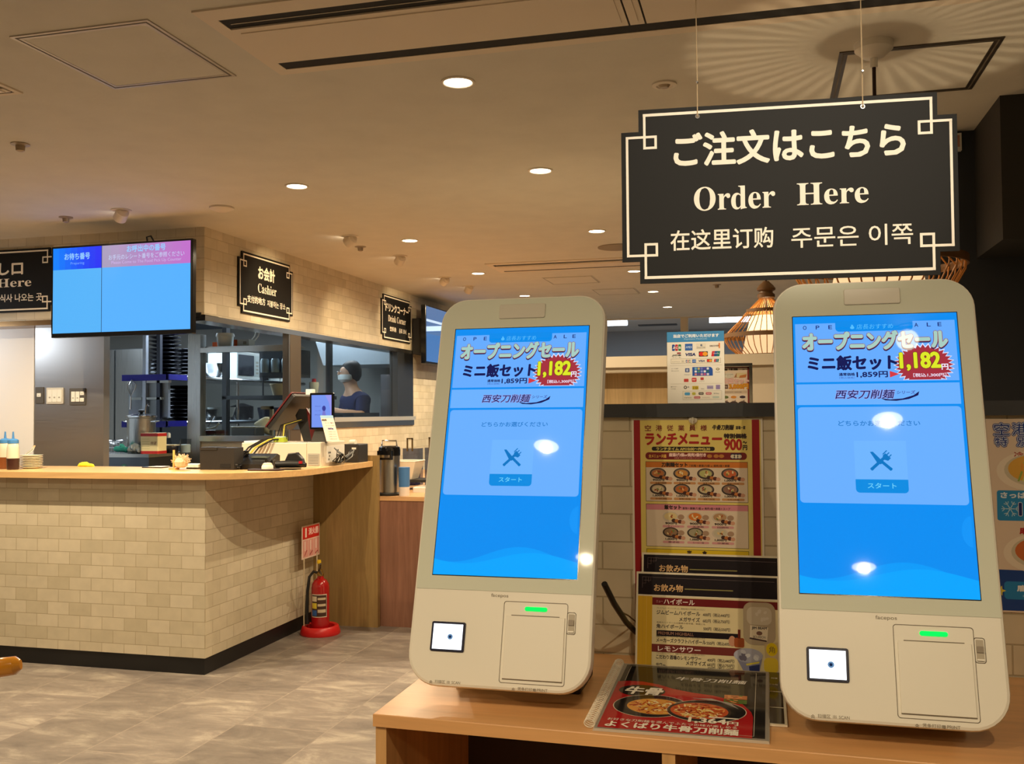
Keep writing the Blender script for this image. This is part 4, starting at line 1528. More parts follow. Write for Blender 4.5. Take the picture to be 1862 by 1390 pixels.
        # highball and lemon sour glasses
        q.poly([(.224, ht - .162), (.244, ht - .162), (.2445, ht - .112), (.222, ht - .116)], ink((214, 190, 140), .15), z + 5 * k)
        q.poly(ellipse(.2345, ht - .124, .0095, .011, 20), ink((236, 206, 30), .15), z + 6 * k)
        q.text('角', .2295, ht - .130, .010, .011, ink((120, 90, 20)), z + 7 * k)
        q.poly(rrect(.221, ht - .163, .2445, ht - .138, .008), ink((236, 206, 60), .15), z + 5.5 * k)
        q.poly([(.188, ht - .1645), (.213, ht - .1645), (.2195, ht - .134), (.171, ht - .134)], ink((150, 150, 176), .12), z + 6 * k)
        q.poly(ellipse(.1950, ht - .136, .0245, .0120, 24), ink((184, 184, 200), .12), z + 6.4 * k)
        for i in range(7):
            q.poly(ellipse(ht * 0 + .181 + .028 * rnd.random(), ht - .136 - .006 + .012 * rnd.random(), .005, .0035, 7, rnd.random() * 3), ink(rnd.choice([(214, 214, 222), (120, 116, 136), (232, 232, 236)]), .12), z + (6.6 + i * .05) * k)
        q.poly([(.192, ht - .153), (.213, ht - .148), (.214, ht - .145), (.191, ht - .150)], ink((236, 220, 90), .15), z + 7 * k)
        q.poly([(.197, ht - .1645), (.213, ht - .1645), (.214, ht - .150), (.196, ht - .154)], ink((54, 64, 120), .15), z + 7 * k)
    q.build('sheet', t)
    return t


drink_menu('drink menu sheet standing behind, only its dark heading showing under the lunch poster', -.2215, 1.1425, .245, .20, 1.742, 1.782, False, .0)
drink_menu('laminated yellow drink menu leaning against the partition behind the bound menu book', -.2285, 1.1115, .2485, .1653, 1.722, 1.757, True, 0)

# bound menu book on the shelf
t = thing('menu_book', 'red and black ring-bound menu book lying on the oak shelf front', 'menu', (-.24, 1.362, ZS))
bw, bl = .239, .298
bk_up = Vector((.0015, .2945, .0155))
BKM = frame((0, 0, .0045), (1, 0, 0), bk_up)
q = MB(BKM)
for i in range(5):
    q.prism([(-.002 + .0004 * i, 0), (bw + .001 - .0004 * i, 0), (bw + .001 - .0004 * i, bl), (-.002 + .0004 * i, bl)], -.0042 + .00085 * i, -.0042 + .00085 * i + .0006, mat('laminated_page', (216, 206, 188), .15, coat=.3))
q.build('pages', t)
q = MB(BKM)
z, k = .0002, .0001
CR, CB = ink((176, 32, 34), .07), ink((34, 32, 30), .07)
q.rect(0, 0, bw, bl, mat('laminate_clear', (150, 142, 130), .06), z - k)
q.rect(.006, .006, bw - .005, bl - .006, CB, z)
arc = [(.011, .006), (bw - .038, .006), (bw - .036, .07), (bw - .045, .105)]
red = [(.004, .004), (.217, .004), (.217, .085), (.214, .105), (.2, .138), (.180, .153), (.157, .165), (.125, .172), (.094, .184), (.07, .2), (.043, .21), (.02, .209), (.004, .204)]
q.poly(red, CR, z + k)
q.stroke([(.014, .21), (.014, bl - .012), (bw - .02, bl - .012), (bw - .02, .012)], .0008, ink((200, 190, 172), .1), z + 2 * k)
q.stroke([(bw - .05, .012), (bw - .02, .012)], .0008, ink((200, 190, 172), .1), z + 2 * k)
q.poly(ellipse(.047, .166, .036, .027, 30), ink((40, 34, 30), .07), z + 2 * k)
q.text('牛骨', .02, .148, .056, .034, M_PAPER, z + 5 * k, bold=.0012, skew=.15)
q.text('牛骨刀削麺', .092, .226, .11, .017, ink((226, 220, 210), .1), z + 3 * k, bold=.0004, skew=.2)
for (x, y, rx, ry, fx, fy, fr, col, n_) in ((.068, .102, .056, .048, .075, .100, .042, (226, 160, 70), 110), (.150, .096, .058, .046, .140, .094, .042, (206, 92, 50), 150)):
    q.poly(ellipse(x, y, rx, ry, 40, .15), ink((226, 210, 184), .1), z + (3 if x < .1 else 5) * k)
    q.poly(ellipse(x, y, rx - .0012, ry - .0012, 40, .15), ink((36, 33, 32), .08), z + (3.3 if x < .1 else 5.3) * k)
    kk = z + (4 if x < .1 else 6) * k
    q.poly(ellipse(fx, fy, fr + .004, fr * .78 + .004, 36), ink((70, 58, 50), .08), kk)
    q.poly(ellipse(fx, fy, fr, fr * .78, 36), ink(col, .08), kk + .3 * k)
    for i in range(n_):
        a_, r_ = rnd.random() * 6.28, math.sqrt(rnd.random())
        q.poly(ellipse(fx + fr * .86 * r_ * math.cos(a_), fy + fr * .64 * r_ * math.sin(a_), .0035 + .005 * rnd.random(), .0016, 8, rnd.random() * 3), ink(rnd.choice([(240, 200, 110), (196, 90, 40), (244, 226, 170), (150, 50, 30), (232, 150, 80)]), .08), kk + (.5 + i * .008) * k)
q.poly([(.125, .147), (.16, .142), (.19, .124), (.196, .112), (.185, .132), (.155, .15)], ink((190, 182, 172), .06), z + 5.8 * k)
for i, (c_, y_) in enumerate((((196, 120, 70), .155), ((90, 120, 60), .136))):
    q.rect(bw - .066, y_, bw - .032, y_ + .017, ink(c_, .08), z + 2.6 * k)
    for j in range(12):
        q.poly(ellipse(bw - .062 + .022 * rnd.random(), y_ + .003 + .014 * rnd.random(), .003, .002, 8), ink(rnd.choice([(226, 150, 90), (140, 60, 36), (120, 150, 70)]), .08), z + (2.7 + .01 * j) * k)
q.rect(bw - .060, .235, bw - .045, .262, ink((70, 44, 44), .08), z + 2 * k)
q.text('お好きな刀削麺を選んでふたつの味が楽しめる', .014, .032, .182, .0095, M_PAPER, z + 8 * k)
q.text('よくばり牛骨刀削麺', .014, .008, .184, .0215, M_PAPER, z + 8 * k, bold=.0007)
q.text('1,364', .128, .044, .052, .0215, M_PAPER, z + 9 * k, bold=.0009)
q.text('円', .182, .044, .015, .014, M_PAPER, z + 9 * k, bold=.0004)
q.rect(.155, .069, .197, .073, M_PAPER, z + 9 * k)
q.build('cover', t, 'glossy laminated cover with a red and black print')
q = MB(BKM)
for i in range(40):
    y_ = .008 + i * (bl - .016) / 39
    q.tube([(-.0075 + .0078 * math.cos(a_ * PI / 5), y_, .0032 + .0060 * math.sin(a_ * PI / 5)) for a_ in range(10)], .0009, mat('binding_cream', (232, 222, 200), .35), 5, closed=True)
q.build('ring_binding', t, 'cream plastic ring binding', smooth=True)
q = MB()
q.box((0, 0, 0), (.243, .30, .003), M_LAM)
q.rect(.004, .004, .239, .296, ink((38, 34, 32), .08), .0033)
for y_ in (.08, .165):
    q.stroke([(.006, y_), (.237, y_)], .004, M_LAM, .0035)
q.text('飲み物', .218, .20, .014, .010, M_PAPER, .0036)
q.text('料理', .222, .24, .010, .008, M_PAPER, .0036)
o = tag(q.build('menu_sheet'), 'dark menu sheet lying flat between the menu book and the right kiosk', 'menu')
o.location = (-.218, 1.44, ZS + .0005)

# payment stand on the rail
t = thing('payment_sign', 'small acrylic stand listing accepted payment logos on the grey rail', 'sign', (-.1775, YW + .045, 1.415))
pw, ph = .106, .136
PMS = face_y(0, 0, 0)
q = MB(PMS); q.prism([(-.001, 0), (pw + .001, 0), (pw + .001, ph + .001), (-.001, ph + .001)], -.003, -.0008, thin_glass('acrylic', (250, 250, 245))); q.box((0, 0, -.04), (pw, .0025, -.003), thin_glass('acrylic')); q.build('acrylic_holder', t)
q = MB(PMS)
z = 0
q.prism([(0, .001), (pw, .001), (pw, ph), (0, ph)], -.0007, 0, M_PAPER)
px_ = lambda x: (x - 95) / 985 * pw          # 985 x 1230 working units, origin top-left
py_ = lambda y: ph - (y - 60) / 1230 * ph
def LR(x0, y0, x1, y1, c, k=1, r=0):
    q.poly(rrect(px_(x0), py_(y1), px_(x1), py_(y0), r * pw / 985, 4), ink(c), .0002 + k * .00006)
def LT(s, x0, y0, x1, y1, c, k=2, bd=0, sk=0):
    q.text(s, px_(x0), py_(y1), px_(x1) - px_(x0), py_(y0) - py_(y1), ink(c), .0002 + k * .00006, bold=bd * pw / 985, skew=sk)
LR(95, 60, 1080, 235, (62, 142, 196))
LT('当店でご利用いただけます', 210, 105, 990, 160, (236, 240, 240), 2, 3)
LT('Payment Methods', 395, 175, 790, 205, (190, 220, 236), 2)
def jcb(x, y, w, h):
    for i, (c, ch) in enumerate((((20, 70, 150), 'J'), ((190, 40, 60), 'C'), ((30, 130, 70), 'B'))):
        LR(x + i * w / 3 + 2, y, x + (i + 1) * w / 3 - 4, y + h, c, 1, 14)
        LT(ch, x + i * w / 3 + w * .08, y + h * .34, x + (i + .8) * w / 3, y + h * .68, (240, 236, 226), 2, 2)
def amex(x, y, w, h):
    LR(x, y, x + w, y + h, (40, 96, 176))
    LT('AMEX', x + w * .1, y + h * .34, x + w * .95, y + h * .66, (190, 214, 240), 2, 1)
def mc(x, y, w, h):
    LR(x, y, x + w, y + h, (40, 34, 34), 1, 6)
    for dx, c in ((-.2, (226, 40, 30)), (.2, (240, 160, 40))):
        q.poly(ellipse(px_(x + w * (.5 + dx)), py_(y + h / 2), w * .28 * pw / 985, h * .42 * pw / 985, 18), ink(c), .0002 + (2 + (dx > 0) * .4) * .00006)
def up(x, y, w, h):
    for i, c in enumerate(((206, 40, 50), (30, 80, 140), (20, 120, 110))):
        q.poly([(px_(x + i * w / 3 + w * .06), py_(y)), (px_(x + (i + 1) * w / 3 + w * .06), py_(y)), (px_(x + (i + 1) * w / 3 - w * .06), py_(y + h)), (px_(x + i * w / 3 - w * .06), py_(y + h))], ink(c), .00026)
    LT('UnionPay', x + w * .2, y + h * .3, x + w * .9, y + h * .6, (240, 240, 240), 2)
jcb(180, 275, 165, 110); amex(408, 268, 130, 115)
LR(600, 265, 770, 360, (232, 222, 200)); LT('Diners Club', 615, 320, 755, 348, (90, 90, 100), 2); q.poly(ellipse(px_(690), py_(298), 18 * pw / 985, 20 * pw / 985), ink((110, 120, 140)), .0004)
LT('DISCOVER', 836, 300, 990, 325, (90, 60, 50), 2, 1); LR(985, 265, 1010, 355, (226, 130, 60))
LT('JCB', 180, 450, 335, 475, (50, 60, 60), 2, 3, .2); LR(268, 412, 335, 438, (150, 40, 50), 1, 8); LT('プレモ', 180, 488, 335, 503, (90, 80, 70), 2)
LT('VISA', 408, 428, 585, 475, (26, 44, 110), 2, 4, .2); mc(645, 403, 155, 88); up(865, 403, 140, 88)
LR(160, 520, 1020, 602, (150, 140, 120), .5, 4); LR(164, 524, 1016, 598, (238, 228, 206), .8, 4)
LT('コンタクトレス', 180, 562, 312, 580, (110, 100, 90), 2); LT(')))', 345, 548, 385, 588, (130, 120, 90), 2)
jcb(418, 540, 85, 52); amex(530, 538, 65, 56); LT('VISA', 635, 548, 745, 582, (26, 44, 110), 2, 2, .2); mc(782, 536, 88, 52); up(905, 538, 82, 48)
LR(140, 636, 1040, 640, (200, 188, 164)); LT('コード決済', 165, 680, 285, 698, (90, 80, 70), 2); LT('QR payment', 165, 720, 300, 736, (120, 110, 100), 2)
LR(405, 686, 480, 754, (50, 80, 140), 1, 8); LT('支', 418, 698, 468, 745, (226, 232, 240), 2, 1); LT('Alipay+', 388, 788, 500, 806, (60, 80, 120), 2)
q.poly(rrect(px_(530), py_(818), px_(880), py_(668), (0, 0, .006, 0)), ink((30, 84, 170)), .00026)
for j in range(3):
    for i in range(5):
        q.poly(rrect(px_(568 + i * 52), py_(714 + j * 48), px_(608 + i * 52), py_(678 + j * 48), .0012, 3), ink(((120, 190, 214), (206, 190, 110), (120, 120, 200), (90, 70, 160), (230, 230, 236), (236, 236, 240), (90, 150, 110), (150, 160, 220), (240, 240, 240), (40, 110, 110), (226, 140, 140), (120, 80, 130), (214, 160, 190), (200, 90, 140), (230, 226, 236))[j * 5 + i]), .00036)
q.poly(ellipse(px_(966), py_(708), 32 * pw / 985, 22 * pw / 985), ink((130, 120, 80)), .0003); q.poly(ellipse(px_(966), py_(708), 20 * pw / 985, 11 * pw / 985), ink((226, 216, 190)), .00036); LT('WeChat Pay', 922, 752, 1005, 768, (110, 110, 90), 2)
LR(382, 866, 462, 920, (196, 60, 50), 1, 8); LR(518, 850, 600, 920, (206, 44, 40), 1, 14); LT('PAY', 532, 872, 588, 898, (250, 220, 210), 2, 1); LR(668, 846, 724, 890, (196, 70, 60), 1, 8); LT('メルペイ', 650, 902, 736, 918, (120, 90, 80), 2)
LR(140, 950, 1040, 953, (200, 188, 164)); LT('電子マネー', 155, 990, 262, 1010, (90, 80, 70), 2); LT('e-money', 155, 1030, 240, 1045, (120, 110, 100), 2)
q.poly(ellipse(px_(406), py_(1012), 28 * pw / 985, 28 * pw / 985), ink((30, 30, 34)), .00026); q.poly(ellipse(px_(406), py_(1012), 16 * pw / 985, 16 * pw / 985), ink((232, 222, 200)), .00032); LT('+', 442, 990, 474, 1022, (40, 40, 44), 2)
LR(525, 990, 632, 1050, (206, 176, 40)); LT('ｉＤ', 545, 1002, 615, 1040, (60, 50, 20), 2, 1); LT('Suica', 676, 1028, 730, 1048, (120, 110, 90), 2); LR(778, 986, 885, 1046, (178, 164, 196)); LR(930, 976, 1002, 1050, (150, 130, 176)); LT('nanaco', 788, 1005, 876, 1028, (90, 80, 130), 2)
LR(360, 1072, 1030, 1225, (180, 168, 146), .5, 4); LR(364, 1076, 1026, 1221, (238, 228, 206), .8, 4)
for x0, y0, x1, y1, c in ((392, 1098, 485, 1148, (80, 160, 206)), (520, 1098, 582, 1145, (190, 180, 60)), (632, 1098, 720, 1142, (60, 54, 44)), (755, 1098, 855, 1142, (206, 96, 100)), (552, 1166, 662, 1206, (190, 70, 76)), (870, 1166, 985, 1200, (196, 206, 190))):
    LR(x0, y0, x1, y1, c, 2, 16)
LT('WAON', 645, 1108, 708, 1132, (232, 222, 200), 3); LT('楽天Edy', 890, 1108, 985, 1138, (100, 100, 110), 3); LT('PASMO', 770, 1108, 842, 1132, (244, 226, 220), 3); LT('manaca', 385, 1180, 508, 1198, (120, 100, 70), 3); LT('ICOCA', 566, 1175, 650, 1198, (244, 226, 220), 3); LT('SUGOCA', 700, 1180, 820, 1196, (170, 150, 120), 3)
q.build('printed_card', t, 'printed payment card with a blue heading')

# ------------------------------------------------------------------ things on the cashier counter
def cx(px, y):
    return at(px, 850, Y=y).x


M_CLEAR = mat('bottle_clear', (214, 206, 186), .2)
M_CAPB = mat('cap_blue', (70, 130, 190), .4)
for px, cr, liq, s in ((9, (126, 74, 40), .42, 'brown sauce at the photo edge'), (23.5, (58, 34, 28), .40, 'dark soy sauce beside the plate stack')):
    p = at(px, 851, Z=ZT)
    t = thing('squeeze_bottle', 'squeeze bottle with blue cap holding %s' % s, 'bottle', (cx(px, 4.80 if px < 20 else 4.74), 4.80 if px < 20 else 4.74, ZT), 0, 'squeeze bottles at the end of the counter')
    h_ = .165
    q = MB(); q.lathe([(.030, 0), (.034, .004), (.035, h_ * liq)], ink(cr, .25), n=24, cap1=False); q.build('sauce', t, 'dark sauce filling', smooth=True)
    q = MB(); q.lathe([(.035, h_ * liq), (.034, h_ * .75), (.030, h_ * .9), (.026, h_ * .94)], M_CLEAR, n=24, cap0=False); q.build('body', t, 'cloudy clear plastic', smooth=True)
    q = MB(); q.lathe([(.030, h_ * .93), (.030, h_ * 1.04), (.022, h_ * 1.08), (.007, h_ * 1.1), (.004, h_ * 1.34), (.003, h_ * 1.34)], M_CAPB, n=24); q.build('cap', t, 'blue nozzle cap', smooth=True)

M_PLATE = mat('plate_cream', (236, 230, 208), .25)
pp = at(57, 848, Z=ZT)
pp.y = 4.87
pp.x = cx(57, 4.87)
q = MB()
q.lathe([(.04, 0), (.044, .0022), (.060, .0062), (.0645, .0088), (.0645, .0098), (.060, .0098), (.044, .0062), (0.001, .006)], M_PLATE, n=36)
pl0 = q.build('small_plate', smooth=True)
tag(pl0, 'small cream plate in the stack beside the squeeze bottles', 'plate', 'stacked cream plates on the counter')
for i in range(8):
    o = pl0 if i == 0 else pl0.copy()
    if i:
        COL.objects.link(o)
    o.location = (pp.x + .0015 * rnd.uniform(-1, 1), pp.y + .0015 * rnd.uniform(-1, 1), ZT + .0099 * i)
b = MB()
zt_ = ZT + .0099 * 7 + .011
for dx in (-.006, .006):
    b.tube([(pp.x - .03 + dx, pp.y - .01, zt_ + .004), (pp.x + .005 + dx, pp.y, zt_ + .03), (pp.x + .022 + dx * .3, pp.y, zt_ + .058)], [.0035, .004, .006], M_CHROME, 8)
tag(b.build('tongs', smooth=True, loc=(pp.x, pp.y, zt_)), 'small metal tongs resting on the stacked cream plates', 'tongs')

p = at(156, 849, Z=ZT)
b = MB()
prof = [(-.056, 0, .004), (-.045, .006, .012), (-.02, -.004, .015), (.0, .003, .016), (.025, -.002, .011), (.048, .002, .009), (.06, 0, .003)]
b.tube([(x, y, r * .9) for x, y, r in prof], [r for _, _, r in prof], mat('yellow_cloth', (244, 226, 50), .8, bump=.5, bscale=120), 10)
o = tag(b.build('cleaning_cloth', smooth=True), 'crumpled bright yellow cloth lying on the counter', 'cloth')
o.location = (p.x, p.y, ZT)

p = at(280, 851, Z=ZT)
t = thing('coin_tray', 'flat black tray with a white slip lying left of the brush', 'tray', (p.x, p.y + .02, ZT))
q = MB(); q.prism(rrect(-.07, -.045, .06, .045, .01), 0, .006, M_BLACK, ch=.001); q.build('tray', t)
q = MB(); q.box((-.02, -.05, .0065), (.075, .03, .008), M_PAPER); q.build('slip', t, 'white paper slip')

p = at(312, 855, Z=ZT)
M_BRIST = mat('tan_bristles', (226, 202, 168), .95, bump=.6, bscale=200)
t = thing('toothpick_holder', 'wooden stand beside a fluffy tan bundle on the counter', 'holder', (p.x, p.y + .03, ZT))
q = MB(); q.prism(rrect(-.028, -.022, .02, .022, .006), 0, .012, M_OAK, ch=.002); q.cyl((-.006, 0), .006, .012, .112, mat('pale_wood', (236, 190, 110), .5), 10); q.build('stand', t)
q = MB()
for i in range(320):
    a_, e_ = rnd.uniform(0, 2 * PI), rnd.uniform(-.1, 1.35)
    c_ = Vector((.035 + rnd.uniform(-.03, .03), .012, .045))
    d_ = Vector((math.cos(a_) * math.cos(e_), math.sin(a_) * math.cos(e_) * .8, math.sin(e_)))
    r0 = rnd.uniform(.02, .045)
    q.tube([c_ + d_ * r0 * .4, c_ + d_ * r0 + Vector((.004 * rnd.uniform(-1, 1), 0, .004 * rnd.uniform(-1, 1)))], [.0045, .0022], M_BRIST, 5)
q.lathe([(.02, .012), (.034, .02), (.04, .045), (.028, .065), (.012, .07)], M_BRIST, (.035, .012, 0), 16)
q.build('bundle', t, 'fluffy tan bundle', smooth=True)

p = at(350, 853, Z=ZT)
t = thing('paper_roll_dish', 'low white plastic dish on a dark base next to the black box', 'dish', (p.x, p.y + .03, ZT))
q = MB(); q.prism(rrect(-.045, -.03, .045, .03, .008), 0, .008, M_BLACK); q.build('base', t, 'dark base')
q = MB(); q.prism(rrect(-.05, -.034, .046, .034, .01), .008, .028, mat('dish_white', (226, 236, 226), .35), ch=.003); q.build('dish', t)

t = thing('black_box', 'matt black upright box on the counter left of the telephone', 'box', (-3.005, 4.93, ZT))
M_BOXB = mat('box_black', (30, 27, 25), .6)
q = MB(); q.box((-.108, -.05, .0), (.108, .05, .125), M_BOXB); q.build('body', t)
q = MB(); q.box((-.110, -.053, .112), (.0, .05, .128), M_BOXB); q.build('flap', t)
q = MB(); q.box((.02, -.0515, .012), (.085, -.05, .035), M_DARKIN); q.build('slot', t, 'dark slot')

# telephone
p = at(462, 850, Z=ZT)
t = thing('telephone', 'black desk telephone with coiled cord beside the black box', 'telephone', (p.x + .10, 5.02, ZT), .0)
q = MB(Matrix(((0, 0, 1, 0), (1, 0, 0, 0), (0, 1, 0, 0), (0, 0, 0, 1))))
q.prism([(-.08, 0), (.09, 0), (.09, .075), (.06, .085), (-.08, .03)], -.10, .10, M_BLACK, ch=.004, chb=.004); q.build('base', t)
q = MB(); q.tube([(-.085, .0, .085), (-.085, -.02, .07), (-.085, -.06, .055)], [.018, .014, .018], M_BLACKG, 10); q.tube([(-.085, .03, .088), (-.085, 0, .085)], .018, M_BLACKG, 10); q.build('handset', t, smooth=True)
q = MB(); q.box((-.03, -.015, .062), (.07, .04, .072), mat('phone_lcd', (96, 104, 96), .2)); q.build('display', t, 'grey display')
q = MB()
q.tube([(-.062 - .012 * math.sin(i * .8), -.06 - .002 * i + .02 * math.cos(i * .8), .02 + .01 * math.sin(i * .5)) for i in range(30)], .003, M_BLACK, 6); q.build('cord', t, 'coiled black cord', smooth=True)
q = MB()
for i in range(5):
    q.tube([(.06 + .02 * i, -.06, .006), (.09 + .01 * i, -.09 - .01 * i, .03 + .008 * i), (.13 - .01 * i, -.05, .02), (.1, .01 * i, .05)], .003, M_BLACK, 6)
q.build('cable', t, 'tangled black cables', smooth=True)

p = at(476, 857, Z=ZT)
t = thing('bell_tray', 'round dark wooden tray on the counter before the telephone', 'tray', (p.x, p.y + .045, ZT))
q = MB(); q.prism(rrect(-.10, -.04, .10, .04, .02), 0, .009, mat('tray_wood', (52, 32, 26), .4), ch=.002); q.build('tray', t)
t2 = thing('call_bell', 'cream domed call button standing on the dark tray', 'call button', (p.x + .01, p.y + .045, ZT + .0095))
q = MB(); q.lathe([(.032, 0), (.032, .014), (.028, .022)], M_CREAM, n=28); q.build('base', t2, smooth=True)
q = MB(); q.lathe([(.026, .022), (.024, .03), (.016, .034)], mat('button_cream', (250, 232, 196), .3), n=24); q.build('button', t2, smooth=True)

# cash changer with the register on it
M_REG = mat('register_beige', (218, 208, 188), .45)
M_REGG = mat('register_grey', (168, 166, 156), .45)
t = thing('cash_changer', 'long beige cash changer box carrying the register on the counter', 'cash register', (-2.805, 5.42, ZT))
q = MB(); q.prism(rrect(-.262, -.17, .17, .17, .006, 3), 0, .142, M_REG, ch=.004); q.build('body', t)
q = MB(); q.prism(rrect(.172, -.172, .262, .165, .004, 3), 0, .145, M_REG, ch=.004); q.build('coin_unit', t)
q = MB(face_y(.180, -.1735, .008))
q.rect(0, 0, .075, .07, M_REGG, .001)
for i in range(6):
    q.stroke([(.006, .012 + i * .009), (.066, .012 + i * .009)], .002, mat('vent_dark', (96, 94, 88), .5), .0015)
q.build('vent_panel', t, 'grey vented panel')
q = MB(); q.box((.2625, -.1, .02), (.2650, .15, .12), M_WHITE); q.build('socket_plate', t, 'white side plate with sockets')
q = MB(face_x(.2655, -.1, .02))
for (x, y) in ((.03, .06), (.05, .06), (.04, .04), (.16, .07), (.2, .03), (.03, .02)):
    q.poly(ellipse(x, y, .006, .006, 12), M_BLACK, .0008)
q.build('sockets', t, 'black sockets')
q = MB(); q.prism(rrect(-.26, -.16, -.08, .05, .02), .1425, .152, mat('tray_white', (226, 226, 222), .35), ch=.003); q.build('note_tray', t, 'white note tray')

t = thing('register_monitor', 'dark red and black touch register leaning over the cash changer', 'register', (-2.70, 5.42, ZT + .1455))
M_RED2 = mat('register_red', (88, 22, 22), .35)
a_ = math.radians(50)
q = MB(frame((-.205, .16, .08), (0, -1, 0), (math.cos(a_), 0, math.sin(a_))))
q.prism(rrect(0, 0, .31, .268, .012), -.014, .012, M_BLACK, ch=.006)
q.prism(rrect(-.004, -.004, .314, .272, .014), .012, .022, M_RED2, ch=.003); q.build('monitor', t)
q = MB(Matrix(((1, 0, 0, 0), (0, 0, -1, 0), (0, 1, 0, 0), (0, 0, 0, 1))))
q.prism([(-.02, 0), (.075, 0), (.06, .1), (.0, .2), (-.05, .2), (-.075, .16)], -.045, .045, M_BLACK, ch=.004, chb=.004); q.build('stand', t)
q = MB(Matrix(((1, 0, 0, 0), (0, 0, -1, 0), (0, 1, 0, 0), (0, 0, 0, 1))))
q.prism([(.04, 0), (.075, 0), (.058, .12), (.005, .205)], .046, .056, M_RED2); q.build('stand_trim', t, 'dark red trim')
q = MB(); q.prism(rrect(.0, -.06, .05, -.02, .008), .285, .318, M_WHITE, ch=.004); q.build('card_reader', t, 'small white reader on top')
q = MB()
for i, (dx, c_) in enumerate(((0, M_BLACK), (.012, mat('yellow_cord', (206, 190, 70), .5)), (.024, M_BLACK), (-.01, M_BLACK))):
    q.tube([(-.04 + dx, -.05, .13), (-.13 + dx, -.1, .10), (-.14 + dx * 2, -.12, .02), (-.2 + dx * 2, -.18, .015), (-.27 + dx * 2, -.22, -.03), (-.31 + dx * 2, -.28, -.11)], .005, c_, 6)
q.build('cables', t, 'black and yellow cables', smooth=True)
cd = at(565, 783, Y=5.29)
t = thing('customer_display', 'small upright customer display with a lit blue page beside the register', 'display', (-2.635, 5.29, ZT + .146))
q = MB(face_y(.0, 0, .075)); q.prism(rrect(0, 0, .152, .218, .006), -.02, 0, M_BLACKG, ch=.002); q.build('case', t)
q = MB(face_y(.0, 0, .075))
q.rect(.012, .012, .142, .205, sglow((118, 150, 240)), .0005)
q.poly([(.1, .205), (.142, .205), (.142, .012), (.125, .012), (.135, .11), (.125, .16)], sglow((150, 150, 236)), .0007)
q.poly(ellipse(.093, .125, .012, .016, 18), sglow((52, 58, 150)), .0008)
q.poly([(.08, .08), (.106, .08), (.1, .112), (.086, .112)], sglow((120, 120, 206)), .0008)
for s, y in (('Welcome', .135), ('いらっしゃいませ', .108), ('POS', .083)):
    q.text(s, .035, y, .036, .007, sglow((70, 92, 190)), .0008)
q.build('screen', t, 'lit blue page')
q = MB(Matrix(((1, 0, 0, 0), (0, 0, -1, 0), (0, 1, 0, 0), (0, 0, 0, 1)))); q.prism([(.0, 0), (.12, 0), (.075, .09), (.03, .09)], -.05, -.015, mat('stand_grey', (62, 62, 60), .5), ch=.002); q.build('stand', t, 'grey stand')

p0 = at(606, 805, Y=5.23)
t = thing('price_card', 'slanted printed card propped before the customer display', 'card', (p0.x - .045, 5.235, ZT + .150))
q = MB(frame((0, 0, 0), (1, 0, 0), (-.35, .16, 1)))
q.prism([(0, 0), (.082, 0), (.082, .165), (0, .165)], -.001, 0, ink((240, 222, 204)))
q.rect(0, .148, .082, .165, ink((150, 190, 220)), .0006)
q.text('お支払方法', .004, .130, .03, .012, INKD, .0007, bold=.0006)
q.text('カード 電子', .018, .112, .058, .010, ink((90, 60, 120)), .0007)
q.text('クレジット決済', .02, .097, .055, .006, INKD, .0007)
q.text('QUICPay', .03, .074, .034, .012, ink((40, 40, 120)), .0007, bold=.0008)
for i in range(4):
    q.text('ご利用いただけます'[:6 + i], .024, .058 - i * .015, .05, .007, ink((190, 100, 90)), .0007)
q.build('card', t)
b = MB(); b.box((0, 0, 0), (.068, .05, .028), mat('sponge_green', (170, 186, 50), .8)); b.box((.01, .0, .028), (.06, .05, .034), mat('sponge_white', (200, 226, 216), .8))
o = tag(b.build('sponge'), 'green and white sponge box on the cash changer beside the register', 'sponge')
o.location = (-2.86, 5.262, ZT + .1455)

# scanner
p = at(545, 853, Z=ZT)
t = thing('scanner_mat', 'flat black mat lying on the counter under the scanner', 'mat', (-2.62, 4.97, ZT))
q = MB(); q.prism(rrect(-.13, -.045, .07, .05, .01), 0, .005, M_BLACK); q.build('mat', t)
t = thing('barcode_scanner', 'black hand scanner lying on its mat beside the call button', 'scanner', (-2.60, 4.99, ZT + .0055))
q = MB(); q.tube([(-.09, -.01, .022), (-.02, 0, .024), (.05, .01, .022), (.085, .01, .02)], [.019, .021, .019, .012], M_BLACK, 12); q.build('handle', t, smooth=True)
q = MB(); q.prism([(.0, .0), (.10, .0), (.085, .05), (.05, .085), (.0, .08), (-.02, .04)], -.02, .02, M_BLACK, ch=.005, chb=.005)
o = q.build('head', t); o.rotation_euler = (PI / 2, 0, 0); o.location = (-.035, .045, .004)
q = MB(); q.box((.052, -.012, .028), (.07, .0, .042), mat('scanner_red', (170, 30, 40), .3)); q.build('trigger', t, 'small red trigger')

